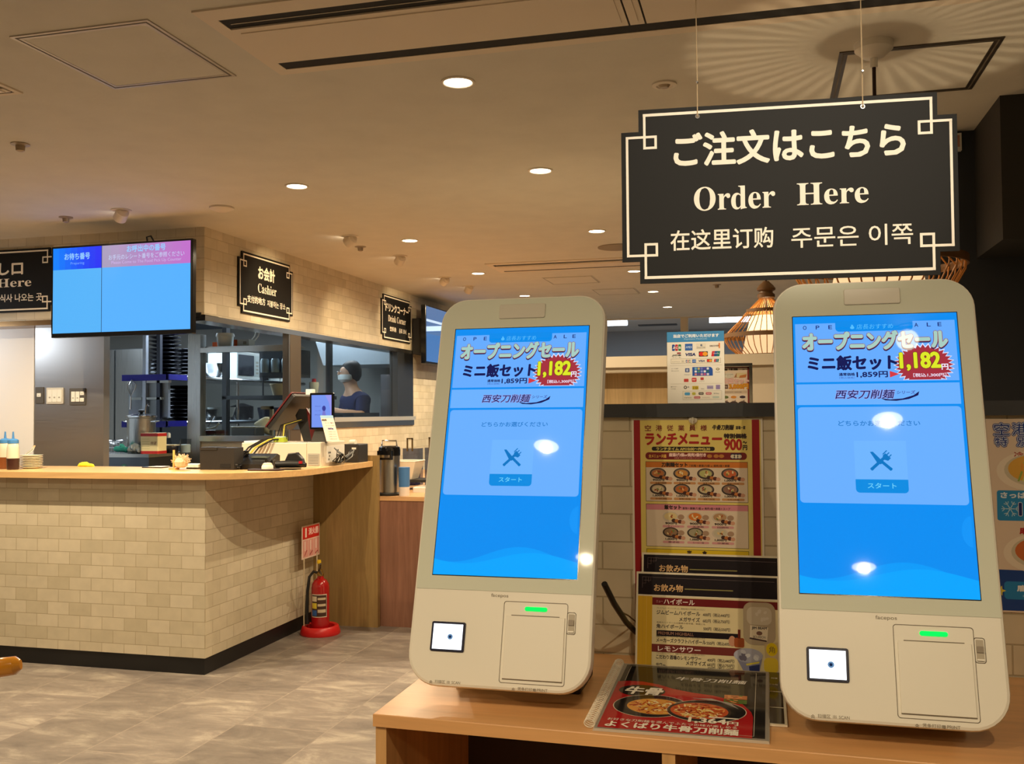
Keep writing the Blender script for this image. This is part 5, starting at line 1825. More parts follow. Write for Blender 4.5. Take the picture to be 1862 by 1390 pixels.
t = thing('receipt_printer', 'black receipt printer with a white paper roll at the counter end', 'printer', (-2.565, 5.80, ZT))
q = MB(); q.prism(rrect(-.062, -.07, .052, .085, .008), 0, .118, mat('printer_dark', (44, 42, 42), .45), ch=.005); q.build('body', t)
q = MB(); q.lathe([(.02, -.02), (.02, .02)], M_PAPER, n=20); o = q.build('paper_roll', t, 'white paper roll', smooth=True); o.location = (-.018, .0, .125); o.rotation_euler = (0, PI / 2, 0)
q = MB(face_y(.005, -.0705, .085)); q.rect(0, 0, .03, .012, M_WHITE, .0006); q.build('badge', t, 'white badge')
b = MB()
for i in range(9):
    r1, r2, r3 = [rnd.uniform(-1, 1) for _ in range(3)]
    b.tube([(-2.495, 5.33 + .02 * i, ZT + .11 - .008 * i), (-2.47 + .015 * r1, 5.36 + .03 * r2, ZT + .07), (-2.51 + .03 * r2, 5.42 + .04 * r3, ZT + .02 + .012 * abs(r1)), (-2.54 + .02 * r3, 5.5 + .05 * r1, ZT + .012), (-2.51 + .012 * r2, 5.55 + .05 * r3, ZT + .035 + .01 * abs(r3)), (-2.525, 5.66 + .05 * r1, ZT + .05 + .04 * abs(r2))], .0035, M_BLACK if i % 3 else mat('cord_grey', (96, 96, 92), .5), 6)
tag(b.build('cable_bundle', smooth=True, loc=(-2.5, 5.5, ZT)), 'tangled black cables between cash changer and receipt printer', 'cables')

# ------------------------------------------------------------------ drink counter things
t = thing('water_dispenser', 'tall steel drink dispenser with black top beside the oak end board', 'dispenser', (cx(708, 6.09), 6.09, ZD))
q = MB(); q.lathe([(.082, 0), (.084, .012), (.078, .02)], M_BLACK, n=32); q.build('base', t, 'black base', smooth=True)
q = MB(); q.lathe([(.07, .02), (.071, .03), (.071, .265)], M_STEEL, n=36); q.build('body', t, smooth=True)
q = MB(); q.lathe([(.073, .265), (.074, .30), (.07, .322), (.05, .33)], M_BLACKG, n=32); q.box((-.05, -.092, .24), (.05, -.06, .30), M_BLACKG); q.box((-.04, -.096, .255), (.04, -.09, .272), M_CHROME); q.build('top', t, 'black lid with dispensing lever', smooth=True)
q = MB(); q.tube([(-.055, 0, .325), (-.05, 0, .365), (.05, 0, .365), (.055, 0, .325)], .005, M_CHROME, 8); q.build('handle', t, 'wire handle', smooth=True)
t = thing('paper_cup', 'blue and white printed canister standing right of the steel dispenser', 'canister', (cx(735, 6.05), 6.05, ZD))
q = MB(); q.lathe([(.034, 0), (.036, .06)], mat('cup_white', (226, 216, 206), .4), n=28, cap1=False); q.build('base_band', t, 'white lower band', smooth=True)
q = MB(); q.lathe([(.036, .06), (.038, .185), (.038, .19), (.034, .19)], mat('cup_blue', (70, 120, 178), .4), n=28, cap0=False); q.build('wrapper', t, 'blue printed wrapper', smooth=True)
t = thing('white_tub', 'flared white plastic tub on the drink counter', 'tub', (cx(738, 6.6), 6.6, ZD + .075))
q = MB(); q.add([(-.09, -.07, 0), (.07, -.07, 0), (.07, .07, 0), (-.09, .07, 0), (-.14, -.1, .13), (.11, -.1, .13), (.11, .1, .13), (-.14, .1, .13)], [(0, 3, 2, 1), (0, 1, 5, 4), (1, 2, 6, 5), (2, 3, 7, 6), (3, 0, 4, 7)], mat('tub_white', (214, 204, 184), .4)); q.build('tub', t)
q = MB(); q.tube([(-.14, -.1, .13), (.11, -.1, .13), (.11, .1, .13), (-.14, .1, .13)], .004, M_WHITE, 6, closed=True); q.build('rim', t)
t = thing('tub_stand', 'low black stand under the flared white tub', 'stand', (cx(738, 6.62) + .02, 6.62, ZD))
q = MB(); q.box((-.16, -.11, .055), (.24, .11, .074), M_BLACK); q.build('tray', t)
for sx in (-.14, .22):
    for sy in (-.09, .09):
        q = MB(); q.box((sx - .01, sy - .01, 0), (sx + .01, sy + .01, .055), M_BLACK); q.build('leg', t)
for i, (x, y, w_, h_) in enumerate(((-2.62, 7.0, .12, .16), (-2.46, 7.05, .12, .165), (-2.32, 7.05, .11, .17))):
    t = thing('cup_rack', 'clear plastic cup dispenser with grey clip, %s along the drink counter' % ('first', 'second', 'third')[i], 'dispenser', (x, y, ZD), 0, 'clear cup dispensers on the drink counter')
    q = MB(); q.box((-w_ / 2, -.06, 0), (w_ / 2, .06, h_ + .12), thin_glass('acrylic_grey', (200, 205, 226), .05, .72)); q.build('body', t)
    q = MB(); q.box((-.04, -.05, 0), (.04, .05, .08), mat('cup_violet', (96, 92, 130), .5)); q.build('cups', t, 'stacked violet cups')
    q = MB(); q.box((-.025, -.07, h_ + .1), (-.015, -.06, h_ + .2), mat('clip_brown', (110, 90, 52), .4, .6)); q.box((-.025, -.07, h_ + .19), (.025, -.06, h_ + .2), mat('clip_brown', (110, 90, 52), .4, .6)); q.box((.015, -.07, h_ + .1), (.025, -.06, h_ + .2), mat('clip_brown', (110, 90, 52), .4, .6)); q.build('clip', t, 'bronze clip')
t = thing('white_tray', 'white rectangular tray on the drink counter before the left kiosk edge', 'tray', (-2.22, 6.42, ZD))
q = MB(); q.prism(rrect(-.15, -.1, .2, .1, .012), 0, .035, M_WHITE, ch=.004); q.build('tray', t)
q = MB(); q.prism(rrect(-.13, -.08, .18, .08, .01), .0352, .036, mat('tray_grey', (176, 170, 160), .4)); q.build('liner', t)
t = thing('partition_screen', 'pale upright screen board with dark top edge at the far end of the drink counter', 'screen board', (-2.9, 8.75, ZD))
q = MB(); q.box((-.02, -.25, 0), (.0, .12, .52), mat('screen_beige', (186, 174, 150), .5)); q.build('board', t)
q = MB(); q.box((-.025, -.26, .52), (.005, .13, .54), M_BLACK); q.build('edge', t, 'black top edge')

# ------------------------------------------------------------------ fire extinguisher and its sign
FX, FY = -2.765, 5.70
M_RPL = mat('stand_red', (206, 32, 32), .35)
M_RED = mat('extinguisher_red', (170, 18, 22), .18, coat=.6)
t = thing('extinguisher_stand', 'round red floor stand with a small fire extinguisher notice on two rods', 'stand', (FX, FY, 0))
q = MB(); q.lathe([(.125, 0), (.128, .008), (.115, .05), (.108, .055), (.09, .05), (.085, .02)], M_RPL, n=36); q.build('base', t, smooth=True)
for (x, y) in ((-.092, -.045), (-.088, .13)):
    q = MB(); q.cyl((x, y), .0045, .03, .50, mat('rod_cream', (206, 190, 160), .4), 10); q.build('rod', t, smooth=True)
q = MB(face_x(-.09, -.075, .475))
q.prism([(0, 0), (.25, 0), (.25, .21), (0, .21)], -.004, 0, ink((236, 206, 192)))
q.rect(.008, .125, .242, .202, ink((202, 34, 30)), .0008)
q.rect(.04, .135, .062, .195, ink((240, 220, 206)), .0012)
q.text('消火器', .09, .148, .14, .042, ink((246, 206, 196)), .0012, bold=.002)
for i in range(3):
    q.rect(.012 + .078 * i, .01, .082 + .078 * i, .118, ink((226, 160, 150)), .0012)
    q.rect(.03 + .078 * i, .05, .045 + .078 * i, .112, ink((240, 214, 204)), .0016)
    q.stroke([(.03 + .078 * i, .02), (.06 + .078 * i, .05 - .01 * i)], .008, ink((150, 40, 40)), .002)
q.build('notice', t, 'red and white notice plate')
t = thing('fire_extinguisher', 'red fire extinguisher with black hose standing in the round red stand', 'fire extinguisher', (FX, FY, .022))
q = MB(); q.lathe([(.052, 0), (.058, .006), (.058, .27), (.054, .295), (.04, .318), (.022, .33), (.02, .345)], M_RED, n=36); q.build('cylinder', t, smooth=True)
q = MB(); q.lathe([(.022, .345), (.024, .35), (.024, .362), (.016, .368), (.014, .385)], mat('brass', (170, 140, 80), .3, .9), n=20); vl = q.build('valve', t, 'brass valve', smooth=True)
q = MB(); q.tube([(-.005, -.01, .38), (.015, -.035, .40), (.03, -.06, .43)], .007, mat('lever_grey', (120, 110, 90), .35, .7), 8); q.tube([(-.005, -.01, .378), (.02, -.04, .375), (.035, -.06, .365)], .006, mat('lever_grey', (120, 110, 90), .35, .7), 8); q.build('lever', vl, 'metal levers', smooth=True)
q = MB(); q.lathe([(.012, 0), (.014, .01), (.012, .022)], mat('pin_yellow', (240, 200, 30), .4), (-.0, -.02, .425), 14); q.build('safety_pin', vl, 'yellow safety pin', smooth=True)
q = MB(); q.tube([(-.012, 0, .36), (-.04, -.015, .372), (-.062, -.03, .34), (-.07, -.04, .25), (-.072, -.045, .12), (-.07, -.042, .045)], [.009, .009, .009, .01, .012, .014], M_BLACK, 10); q.build('hose', t, 'black hose', smooth=True)
q = MB()
c0 = -PI / 2 + .25
for (u0, u1, v0, v1, c_) in ((-.9, .95, .09, .235, (226, 214, 196)), (-.84, .9, .095, .23, (70, 44, 34)), (-.84, -.2, .10, .135, (50, 96, 170)), (-.84, -.2, .145, .18, (226, 206, 60)), (-.84, -.2, .19, .222, (220, 206, 180)), (-.1, .8, .12, .14, (206, 190, 160)), (-.1, .8, .16, .175, (206, 190, 160)), (-.1, .8, .2, .214, (206, 190, 160))):
    k_ = {(226, 214, 196): .0584, (70, 44, 34): .0587}.get(c_, .059)
    n_ = 10
    vs_ = []
    for i in range(n_ + 1):
        an = c0 + u0 + (u1 - u0) * i / n_
        vs_ += [(k_ * math.cos(an), k_ * math.sin(an), v0), (k_ * math.cos(an), k_ * math.sin(an), v1)]
    q.add(vs_, [(2 * i, 2 * i + 2, 2 * i + 3, 2 * i + 1) for i in range(n_)], ink(c_))
q.build('label_sticker', t, 'printed instruction sticker', smooth=True)

# ------------------------------------------------------------------ wooden chair at the left edge
M_CHAIR = mat('chair_varnish', (190, 126, 30), .18, coat=.6, noise=.12, nscale=10)
ct = at(23, 1207, Z=.76)
t = thing('wooden_chair', 'varnished wooden chair with a rounded rail end at the left edge', 'chair', (ct.x - .36, ct.y + .02, 0), 0)
ax = .36
q = MB()
q.tube([(ax + .022, -.016, .758), (ax + .010, -.022, .756), (ax - .05, -.04, .748), (ax - .12, -.03, .735), (ax - .2, .05, .725), (ax - .3, .16, .72), (ax - .42, .2, .72), (ax - .54, .16, .72), (ax - .64, .05, .725)], [.013, .024, .0265, .025, .023, .022, .022, .022, .022], M_CHAIR, 14)
q.build('back_rail', t, smooth=True)
q = MB(); q.prism(rrect(-.30, -.25, .18, .17, .08), .42, .45, M_CHAIR, ch=.008, chb=.006); q.build('seat', t)
for (x, y) in ((-.26, -.2), (.14, -.2)):
    q = MB(); q.tube([(x, y, .42), (x * 1.08, y * 1.1, 0)], [.018, .013], M_CHAIR, 10); q.build('leg', t, smooth=True)
for (x, y, rx, ry) in ((-.24, .14, -.17, .12), (.12, .14, .04, .16)):
    q = MB(); q.tube([(rx, ry, .715), (x, y, .43), (x * 1.08, y * 1.15, 0)], [.014, .018, .013], M_CHAIR, 10); q.build('leg', t, smooth=True)

# ------------------------------------------------------------------ dining area seen over the partition
t = thing('booth_partition', 'beige booth partition with a recessed oak panel beyond the grey rail', 'partition', (-.5, 5.0, 0))
q = MB(Matrix.Translation((.5, -5.0, 0)))
q.box((-1.6, 5.0, 0), (.62, 5.12, 1.60), M_BEIGE); q.box((-1.6, 4.84, 1.625), (.62, 5.14, 1.68), M_BEIGE); q.box((-1.6, 4.86, 1.60), (.62, 5.13, 1.625), M_BEIGE); q.box((-.25, 4.86, 0), (.62, 5.0, 1.60), M_BEIGE); q.build('frame', t)
q = MB(Matrix.Translation((.5, -5.0, 0))); q.box((-1.58, 4.985, .6), (-.25, 4.999, 1.60), wood_mat('booth_oak', (196, 166, 118), 'Z')); q.build('oak_panel', t, 'light oak panel')
t = thing('poster_stand', 'framed set-menu poster on a silver stand behind the payment sign', 'poster', (-.16, 4.6, 0))
q = MB(Matrix.Translation((.16, -4.6, 0)))
x0, x1 = -.42, -.052
zt_ = 1.622
for lo, hi in (((x0, 4.58, 1.0), (x0 + .015, 4.61, zt_)), ((x1 - .015, 4.58, 1.0), (x1, 4.61, zt_)), ((x0, 4.575, zt_ - .014), (x1, 4.615, zt_)), ((x0, 4.58, 1.0), (x1, 4.61, 1.015))):
    q.box(lo, hi, M_CHROME)
q.build('frame', t, 'silver frame')
q = MB(Matrix.Translation((.16, -4.6, 0))); q.cyl(((x0 + x1) / 2, 4.6), .014, .02, 1.0, M_CHROME, 14); q.lathe([(.18, 0), (.18, .012), (.02, .02)], M_BLACK, ((x0 + x1) / 2, 4.6, 0), 28); q.build('pole', t, 'pole on a round foot')
q = MB(face_y(x0 + .015 + .16, -.003, 1.015))
w_, h_ = x1 - x0 - .03, zt_ - 1.03
q.prism([(0, 0), (w_, 0), (w_, h_), (0, h_)], -.002, 0, ink((232, 214, 192)))
q.rect(w_ - .008, 0, w_, h_, ink((130, 44, 34)), .0006); q.rect(0, h_ - .006, w_, h_, ink((110, 40, 30)), .0006)
R_x = lambda zx: w_ - (955 - zx) * .000164
R_y = lambda zy: h_ - (zy - 225) * .000164
PB = lambda s_, x0, y0, x1, y1, c_, k, bd=0: q.text(s_, R_x(x0), R_y(y1), R_x(x1) - R_x(x0), R_y(y0) - R_y(y1), ink(c_), .0006 + k * .0002, bold=bd)
PB('空港従業員様', -160, 282, 358, 330, (52, 36, 30), 1, .0006)
PB('牛骨刀削麺', 405, 268, 640, 326, (40, 30, 26), 1, .0005)
PB('酒場一家', 770, 284, 905, 322, (52, 36, 30), 1)
q.poly([(R_x(540), R_y(530)), (R_x(860), R_y(520)), (R_x(895), R_y(400)), (R_x(600), R_y(400))], ink((222, 206, 160)), .0008)
q.poly([(R_x(680), R_y(545)), (R_x(860), R_y(530)), (R_x(885), R_y(440)), (R_x(700), R_y(480))], ink((196, 124, 66)), .0010)
q.poly([(R_x(540), R_y(530)), (R_x(610), R_y(525)), (R_x(610), R_y(400))], ink((170, 116, 80)), .0010)
q.poly(ellipse(R_x(400), R_y(470), .022, .012, 24), ink((226, 222, 206)), .0012)
PB('ドリンク付き', 290, 425, 515, 455, (70, 60, 50), 4)
PB('セット', 350, 470, 460, 500, (90, 120, 110), 4)
PB('飲み放題セット', -60, 560, 945, 690, (236, 206, 196), 4, .0030)
PB('飲み放題セット', -60, 560, 945, 690, (196, 70, 84), 5, .0008)
q.poly(rrect(R_x(250), R_y(845), R_x(368), R_y(730), .003), ink((96, 66, 60)), .0010)
PB('税込', 268, 760, 350, 815, (232, 214, 192), 3)
PB('3,000円', 400, 715, 925, 858, (214, 110, 30), 3, .0022)
PB('3,000円', 400, 715, 925, 858, (216, 164, 20), 5, .0006)
q.rect(R_x(-300), R_y(980), R_x(890), R_y(900), ink((206, 186, 160)), .0008)
PB('お好きなおつまみ三品', 280, 925, 740, 965, (110, 90, 100), 2)
for (x, c_) in ((300, (96, 110, 50)), (520, (214, 140, 50)), (765, (60, 40, 50)), (90, (190, 90, 60))):
    q.poly(ellipse(R_x(x), R_y(1085), .0165, .0085, 20), ink((236, 230, 220)), .0010)
    q.poly(ellipse(R_x(x), R_y(1085), .0135, .0065, 20), ink(c_), .0012)
    q.poly(ellipse(R_x(x), R_y(1290), .022, .014, 20), ink((70, 50, 44)), .0010)
    PB('小鉢', x - 60, 1170, x + 60, 1210, (80, 40, 40), 2)
q.build('poster_sheet', t, 'printed set-menu sheet')
t = thing('exit_box', 'small reddish-white sign box at the ceiling edge on the dark wall', 'sign', (.80, 4.47, 2.555))
q = MB(); q.box((-.032, -.02, -.045), (.032, .008, .03), M_WHITE); q.build('box', t)
q = MB(face_y(-.024, -.0215, -.03)); q.rect(0, 0, .048, .05, ink((206, 150, 130)), .0005); q.build('face', t)

# ------------------------------------------------------------------ kitchen
M_SHELFK = steel_mat('kitchen_shelf_steel', (176, 182, 190), .25, 'Y')
M_KDARK = steel_mat('kitchen_dark_steel', (92, 96, 102), .35, 'X')
M_BOWLB = mat('bowl_black', (34, 34, 40), .25)
M_BLUEB = mat('bumper_blue', (30, 26, 170), .5)
M_KWHITE = mat('kitchen_white', (226, 236, 236), .4)
E_KT = glow('kitchen_tube_glow', (226, 240, 255), 6, rough=.5, spec=0)


def ktube(x, y, z, L, label, rz=0):
    t = thing('kitchen_tube_light', label, 'ceiling light', (x, y, z), rz)
    q = MB(); q.box((-L / 2, -.05, -.03), (L / 2, .05, 0), M_WHITE); q.build('housing', t)
    q = MB(); q.tube([(-L / 2, 0, -.05), (L / 2, 0, -.05)], .022, E_KT, 10); q.build('tube', t, smooth=True)


ktube(-7.0, 9.4, 2.46, .7, 'added glowing tube standing in for a hood reflection just under the big wall screen')  # glowing tube added in place of a bright reflection on a steel hood
ktube(-4.9, 8.3, 2.46, .9, 'kitchen tube light above the storage rack behind the glass', .35)
ktube(-4.3, 8.9, 2.46, .8, 'kitchen tube light before the exhaust hood')
lamp('added_lining_fill', 'AREA', (-5.75, 5.1, 1.99), 7, (.86, .93, 1), (-5.2, 5.6, 1.4), shape='RECTANGLE', size=.9, size_y=.05)  # cool fill lamp added to brighten the white lining
t = thing('added_fill_housing', 'added unseen white strip housing under the header, for the fill on the white lining', 'ceiling light', (-5.75, 5.2, 2.03))  # invented housing for the added fill lamp, out of view
q = MB(); q.box((-.45, -.03, .0), (.45, .23, .012), M_WHITE); q.build('housing', t)

t = thing('prep_counter', 'dark steel kitchen pass counter behind the cashier area', 'counter', (-4.95, 6.45, 0))
q = MB(); q.box((-.9, -.25, 0), (.57, .22, 1.09), M_KDARK); q.build('cabinet', t)
q = MB(); q.box((-.9, -.26, 1.09), (.575, .22, 1.115), M_STEELX); q.build('worktop', t)
q = MB(face_y(.33, -.2505, .985)); q.poly(ellipse(.03, .03, .026, .026, 20), mat('sticker_green', (70, 130, 110), .5), .0006); q.poly(ellipse(.03, .03, .013, .013, 16), mat('sticker_pale', (180, 200, 190), .5), .0008); q.build('sticker', t, 'round green sticker')
q = MB(face_y(-.3, -.2505, .99)); q.prism(rrect(0, 0, .05, .035, .004), 0, .004, M_WHITE); q.rect(.01, .01, .04, .025, M_REGG, .0045); q.build('socket', t, 'white wall socket')
ZK = 1.115


def kx(px, y):
    return at(px, 790, Y=y).x


# switches on the steel panel
def plate(label, px0, px1, py0, py1, cells, dark):
    a0, a1 = at(px0, py1, Y=5.6), at(px1, py0, Y=5.6)
    t = thing('switch_plate', label, 'switch', (a0.x, 5.6, a0.z))
    w_, h_ = a1.x - a0.x, a1.z - a0.z
    q = MB(face_y(0, 0, 0)); q.prism(rrect(0, 0, w_, h_, .004), 0, .006, mat('plate_dark', (86, 84, 82), .4) if dark else mat('plate_pale', (206, 204, 196), .35), ch=.0015); q.build('plate', t)
    for i, (x0, y0, x1, y1) in enumerate(cells):
        q = MB(face_y(0, 0, 0)); q.prism(rrect(x0 * w_, y0 * h_, x1 * w_, y1 * h_, .002), .006, .010, mat('switch_white', (236, 236, 228), .35)); q.rect((x0 + (x1 - x0) * .3) * w_, (y0 + (y1 - y0) * .3) * h_, (x0 + (x1 - x0) * .7) * w_, (y0 + (y1 - y0) * .42) * h_, M_REGG, .0104); q.build('switch', t, 'white switch')


plate('single dark switch plate at the left of the steel panel', 65, 80, 704, 734, [(.25, .4, .72, .62)], True)
plate('pale triple switch plate in the middle of the steel panel', 85, 116, 705, 735, [(.1, .12, .36, .88), (.38, .12, .64, .88), (.66, .12, .92, .88)], False)
plate('dark socket plate with four white inserts at the right of the steel panel', 127, 156, 706, 737, [(.14, .2, .38, .8), (.42, .2, .66, .8), (.7, .58, .94, .8), (.7, .2, .94, .42)], True)

# items on the pass counter
yk = 6.42
t = thing('stock_pot', 'tall steel stock pot with lid and black knob on the pass counter', 'pot', (kx(257, yk), yk, ZK))
q = MB(); q.lathe([(.10, 0), (.104, .01), (.104, .262), (.112, .266), (.112, .272)], M_STEEL, n=36); q.build('body', t, smooth=True)
q = MB(); q.lathe([(.115, .272), (.114, .282), (.06, .296), (.012, .30)], M_CHROME, n=36); q.build('lid', t, smooth=True)
q = MB(); q.lathe([(.010, .30), (.024, .312), (.022, .325), (.008, .33)], M_BLACK, n=16); q.build('knob', t, 'black knob', smooth=True)
for s_ in (-1, 1):
    q = MB(); q.tube([(s_ * .104, -.03, .235), (s_ * .135, -.025, .24), (s_ * .135, .025, .24), (s_ * .104, .03, .235)], .005, M_CHROME, 8); q.build('handle', t, smooth=True)
q = MB(); q.tube([(.05, -.03, .28), (.06, -.03, .35), (.075, -.03, .37), (.085, -.03, .355)], .004, M_CHROME, 8); q.build('ladle_hook', t, smooth=True)
yk = 6.27
t = thing('oil_tin', 'cream square tin with red bands standing before the stock pot', 'tin', (kx(279.5, yk), yk, ZK))
q = MB(); q.prism(rrect(-.074, -.055, .074, .055, .006), 0, .155, mat('tin_cream', (226, 214, 166), .4), ch=.002); q.build('body', t)
for z0, z1 in ((0.001, .022), (.130, .152)):
    q = MB(); q.prism(rrect(-.0752, -.0562, .0752, .0562, .006), z0, z1, mat('tin_red', (176, 36, 34), .4)); q.build('band', t, 'red band')
q = MB(face_y(-.07, -.0552, .0)); q.text('特選', .08, .068, .048, .024, mat('tin_brown', (110, 50, 36), .5), .0008, skew=.3)
for i in range(5):
    q.rect(.008, .036 + i * .018, .074, .039 + i * .018, mat('tin_line', (190, 186, 130), .5), .0006)
q.build('print', t, 'brown brush lettering')
for px, c_, n_, lab in ((220, (70, 190, 176), 9, 'crumpled teal kitchen cloth heaped on the pass counter'), (240, (206, 218, 222), 12, 'crumpled white kitchen cloth heaped next to the teal one')):
    q = MB()
    m_ = mat('cloth_%d' % c_[0], c_, .9, bump=.4, bscale=90)
    for i in range(n_):
        q.tube([(rnd.uniform(-.06, .02), rnd.uniform(-.03, .03), rnd.uniform(.014, .05)), (rnd.uniform(-.02, .03), rnd.uniform(-.03, .03), rnd.uniform(.03, .06)), (rnd.uniform(0, .06), rnd.uniform(-.03, .03), rnd.uniform(.014, .04))], [.013, .02, .012], m_, 8)
    o = tag(q.build('kitchen_cloth', smooth=True), lab, 'cloth'); o.location = (kx(px, 6.24) + (.015 if px > 230 else -.012), 6.25, ZK)
t = thing('wire_basket', 'low wire dish basket with plates at the left end of the pass counter', 'basket', (kx(209, 6.45), 6.45, ZK))
q = MB()
for i in range(9):
    q.tube([(-.09 + i * .0225, -.06, .0), (-.09 + i * .0225, -.06, .085)], .002, M_CHROME, 5)
    q.tube([(-.09 + i * .0225, .06, .0), (-.09 + i * .0225, .06, .085)], .002, M_CHROME, 5)
for z_ in (.003, .04, .085):
    q.tube([(-.09, -.06, z_), (.09, -.06, z_), (.09, .06, z_), (-.09, .06, z_)], .003, M_CHROME, 6, closed=True)
q.build('wire', t)
q = MB(); q.lathe([(.03, .06), (.075, .09), (.076, .094), (.03, .07)], M_CHROME, n=24); q.build('steel_bowl', t, 'steel bowl', smooth=True)
t = thing('sauce_pan', 'small black pot with a pale board across its rim on the pass counter', 'pot', (kx(312, 6.4), 6.40, ZK))
q = MB(); q.lathe([(.04, 0), (.05, .01), (.055, .05), (.052, .055)], M_BOWLB, n=24); q.build('body', t, smooth=True)
q = MB(); q.box((-.055, -.04, .056), (.05, .03, .064), mat('board_pale', (220, 206, 170), .6)); q.build('board', t, 'pale board')
t = thing('glass_jar', 'clear container of white food beside the steel post on the pass counter', 'jar', (kx(336, 6.42), 6.43, ZK))
q = MB(); q.lathe([(.04, 0), (.042, .1), (.044, .105)], thin_glass('jar_glass', (225, 235, 240), .05, .8), n=24, cap1=False); q.build('jar', t, smooth=True)
q = MB(); q.lathe([(.036, .003), (.037, .06), (.03, .065)], M_KWHITE, n=20); q.build('contents', t, 'white contents', smooth=True)
t = thing('sauce_bottle', 'small white-capped bottle standing behind the black pot', 'bottle', (kx(307, 6.55), 6.55, ZK))
q = MB(); q.lathe([(.022, 0), (.024, .07), (.018, .1), (.012, .11)], thin_glass('jar_glass'), n=18); q.build('body', t, smooth=True)
q = MB(); q.lathe([(.014, .11), (.014, .14), (.008, .15)], M_KWHITE, n=16); q.build('cap', t, 'white cap', smooth=True)

# fridge
t = thing('kitchen_fridge', 'tall steel kitchen fridge deep behind the pass counter', 'fridge', (-6.5, 8.85, KF))
q = MB(); q.box((-.5, -.33, 0), (.47, .35, 1.93), M_STEELD); q.build('body', t)
for x0, x1 in ((-.5, .094), (.106, .47)):
    q = MB(); q.box((x0 + .003, -.36, .1), (x1 - .003, -.332, 1.92), M_STEEL); q.build('door', t)

# storage rack: two shelves, posts, and what stands on them
RX, RY = -4.8, 7.04
t = thing('storage_rack', 'steel kitchen storage rack with blue corner bumpers behind the pass counter', 'rack', (-5.0, 8.2, KF))
RM = Matrix.Translation((5.0, -8.2, -KF))
for z_ in (1.345, 1.735):
    q = MB(RM); q.box((RX - .42, RY, z_ - .03), (RX, 9.5, z_), M_SHELFK); q.tube([(RX, RY, z_ - .012), (RX, 9.5, z_ - .012)], .019, M_CHROME, 10); q.build('shelf', t)
    q = MB(RM); q.box((RX - .43, RY - .012, z_ - .045), (RX + .012, RY + .02, z_ + .006), M_BLUEB); q.box((RX - .005, RY - .012, z_ - .04), (RX + .022, RY + .25, z_ + .006), M_BLUEB); q.build('bumper', t, 'blue corner bumper')
for px, m_ in ((266, mat('post_pale', (178, 186, 198), .35, .4)), (291.5, mat('post_dark', (64, 70, 84), .4, .4))):
    xx = at(px, 700, Y=RY + .03).x
    q = MB(RM); q.box((xx - .016, RY + .0, KF), (xx + .016, RY + .035, 2.46), m_); q.build('post', t)
for y_ in (8.2, 9.45):
    q = MB(RM); q.cyl((RX - .03, y_), .014, KF, 1.735, M_CHROME, 12); q.build('post', t, smooth=True)
q = MB(RM); q.box((RX - .40, RY + .04, 1.385), (RX - .02, RY + .07, 1.70), mat('rack_panel', (176, 186, 194), .4)); q.box((RX - .2, RY + .0, 1.53), (RX - .06, RY + .04, 1.55), M_KWHITE); q.box((RX - .36, RY + .0, 1.53), (RX - .25, RY + .04, 1.55), M_KWHITE); q.box((RX - .2, RY + .0, 1.67), (RX + .01, RY + .04, 1.69), M_KWHITE); q.build('panel', t, 'pale back panel with clips')
q = MB()
q.lathe([(.05, 0), (.055, .006), (.105, .018), (.131, .029), (.134, .033), (.128, .0335), (.10, .022), (.002, .012)], M_BOWLB, n=32)
bw0 = q.build('ramen_bowl', smooth=True)
first = True
for px, y_, z0, n_, lab, grp in ((300, 7.35, 1.741, 11, 'black ramen bowl in the tall stack on the upper rack shelf under the wall screen', 'tall stack of black bowls on the upper rack shelf'),
                                 (342, 7.95, 1.741, 8, 'black ramen bowl in the shorter stack on the upper rack shelf by the post', 'short stack of black bowls on the upper rack shelf'),
                                 (333, 7.45, 1.351, 9, 'black ramen bowl in the tall stack on the lower rack shelf', 'tall stack of black bowls on the lower rack shelf'),
                                 (311, 7.95, 1.351, 6, 'black ramen bowl in the short stack at the back of the lower rack shelf', 'short stack of black bowls on the lower rack shelf')):
    xx = min(at(px, 700, Y=y_).x, RX - .14)
    for i in range(n_):
        o = bw0 if first else bw0.copy()
        if not first:
            COL.objects.link(o)
        first = False
        tag(o, lab, 'bowl', grp)
        o.location = (xx + rnd.uniform(-.003, .003), y_ + rnd.uniform(-.003, .003), z0 + .034 * i)
t = thing('whisk', 'wire whisk hanging from the rack corner by the fridge', 'whisk', (at(239, 693, Y=7.0).x, 7.005, 1.45))
q = MB(); q.tube([(-.012, 0, 0), (-.008, 0, .11)], [.009, .007], M_CHROME, 10); q.build('handle', t, smooth=True)
q = MB()
for i in range(6):
    a_ = PI * i / 6
    c_, s_ = math.cos(a_), math.sin(a_)
    q.tube([(-.008, 0, .11), (-.004 + .03 * c_, .03 * s_, .17), (.0 + .036 * c_, .036 * s_, .21), (0, 0, .25), (-.036 * c_, -.036 * s_, .21), (-.004 - .03 * c_, -.03 * s_, .17), (-.008, 0, .11)], .0016, M_CHROME, 5)
q.build('wires', t, smooth=True)


def rack_spot(px, dx=-.18, z=1.735):
    """place on the rack shelf seen at that photo column"""
    xx = RX + dx
    p_ = at(px, 700, X=xx)
    return (xx, p_.y, z + .006)


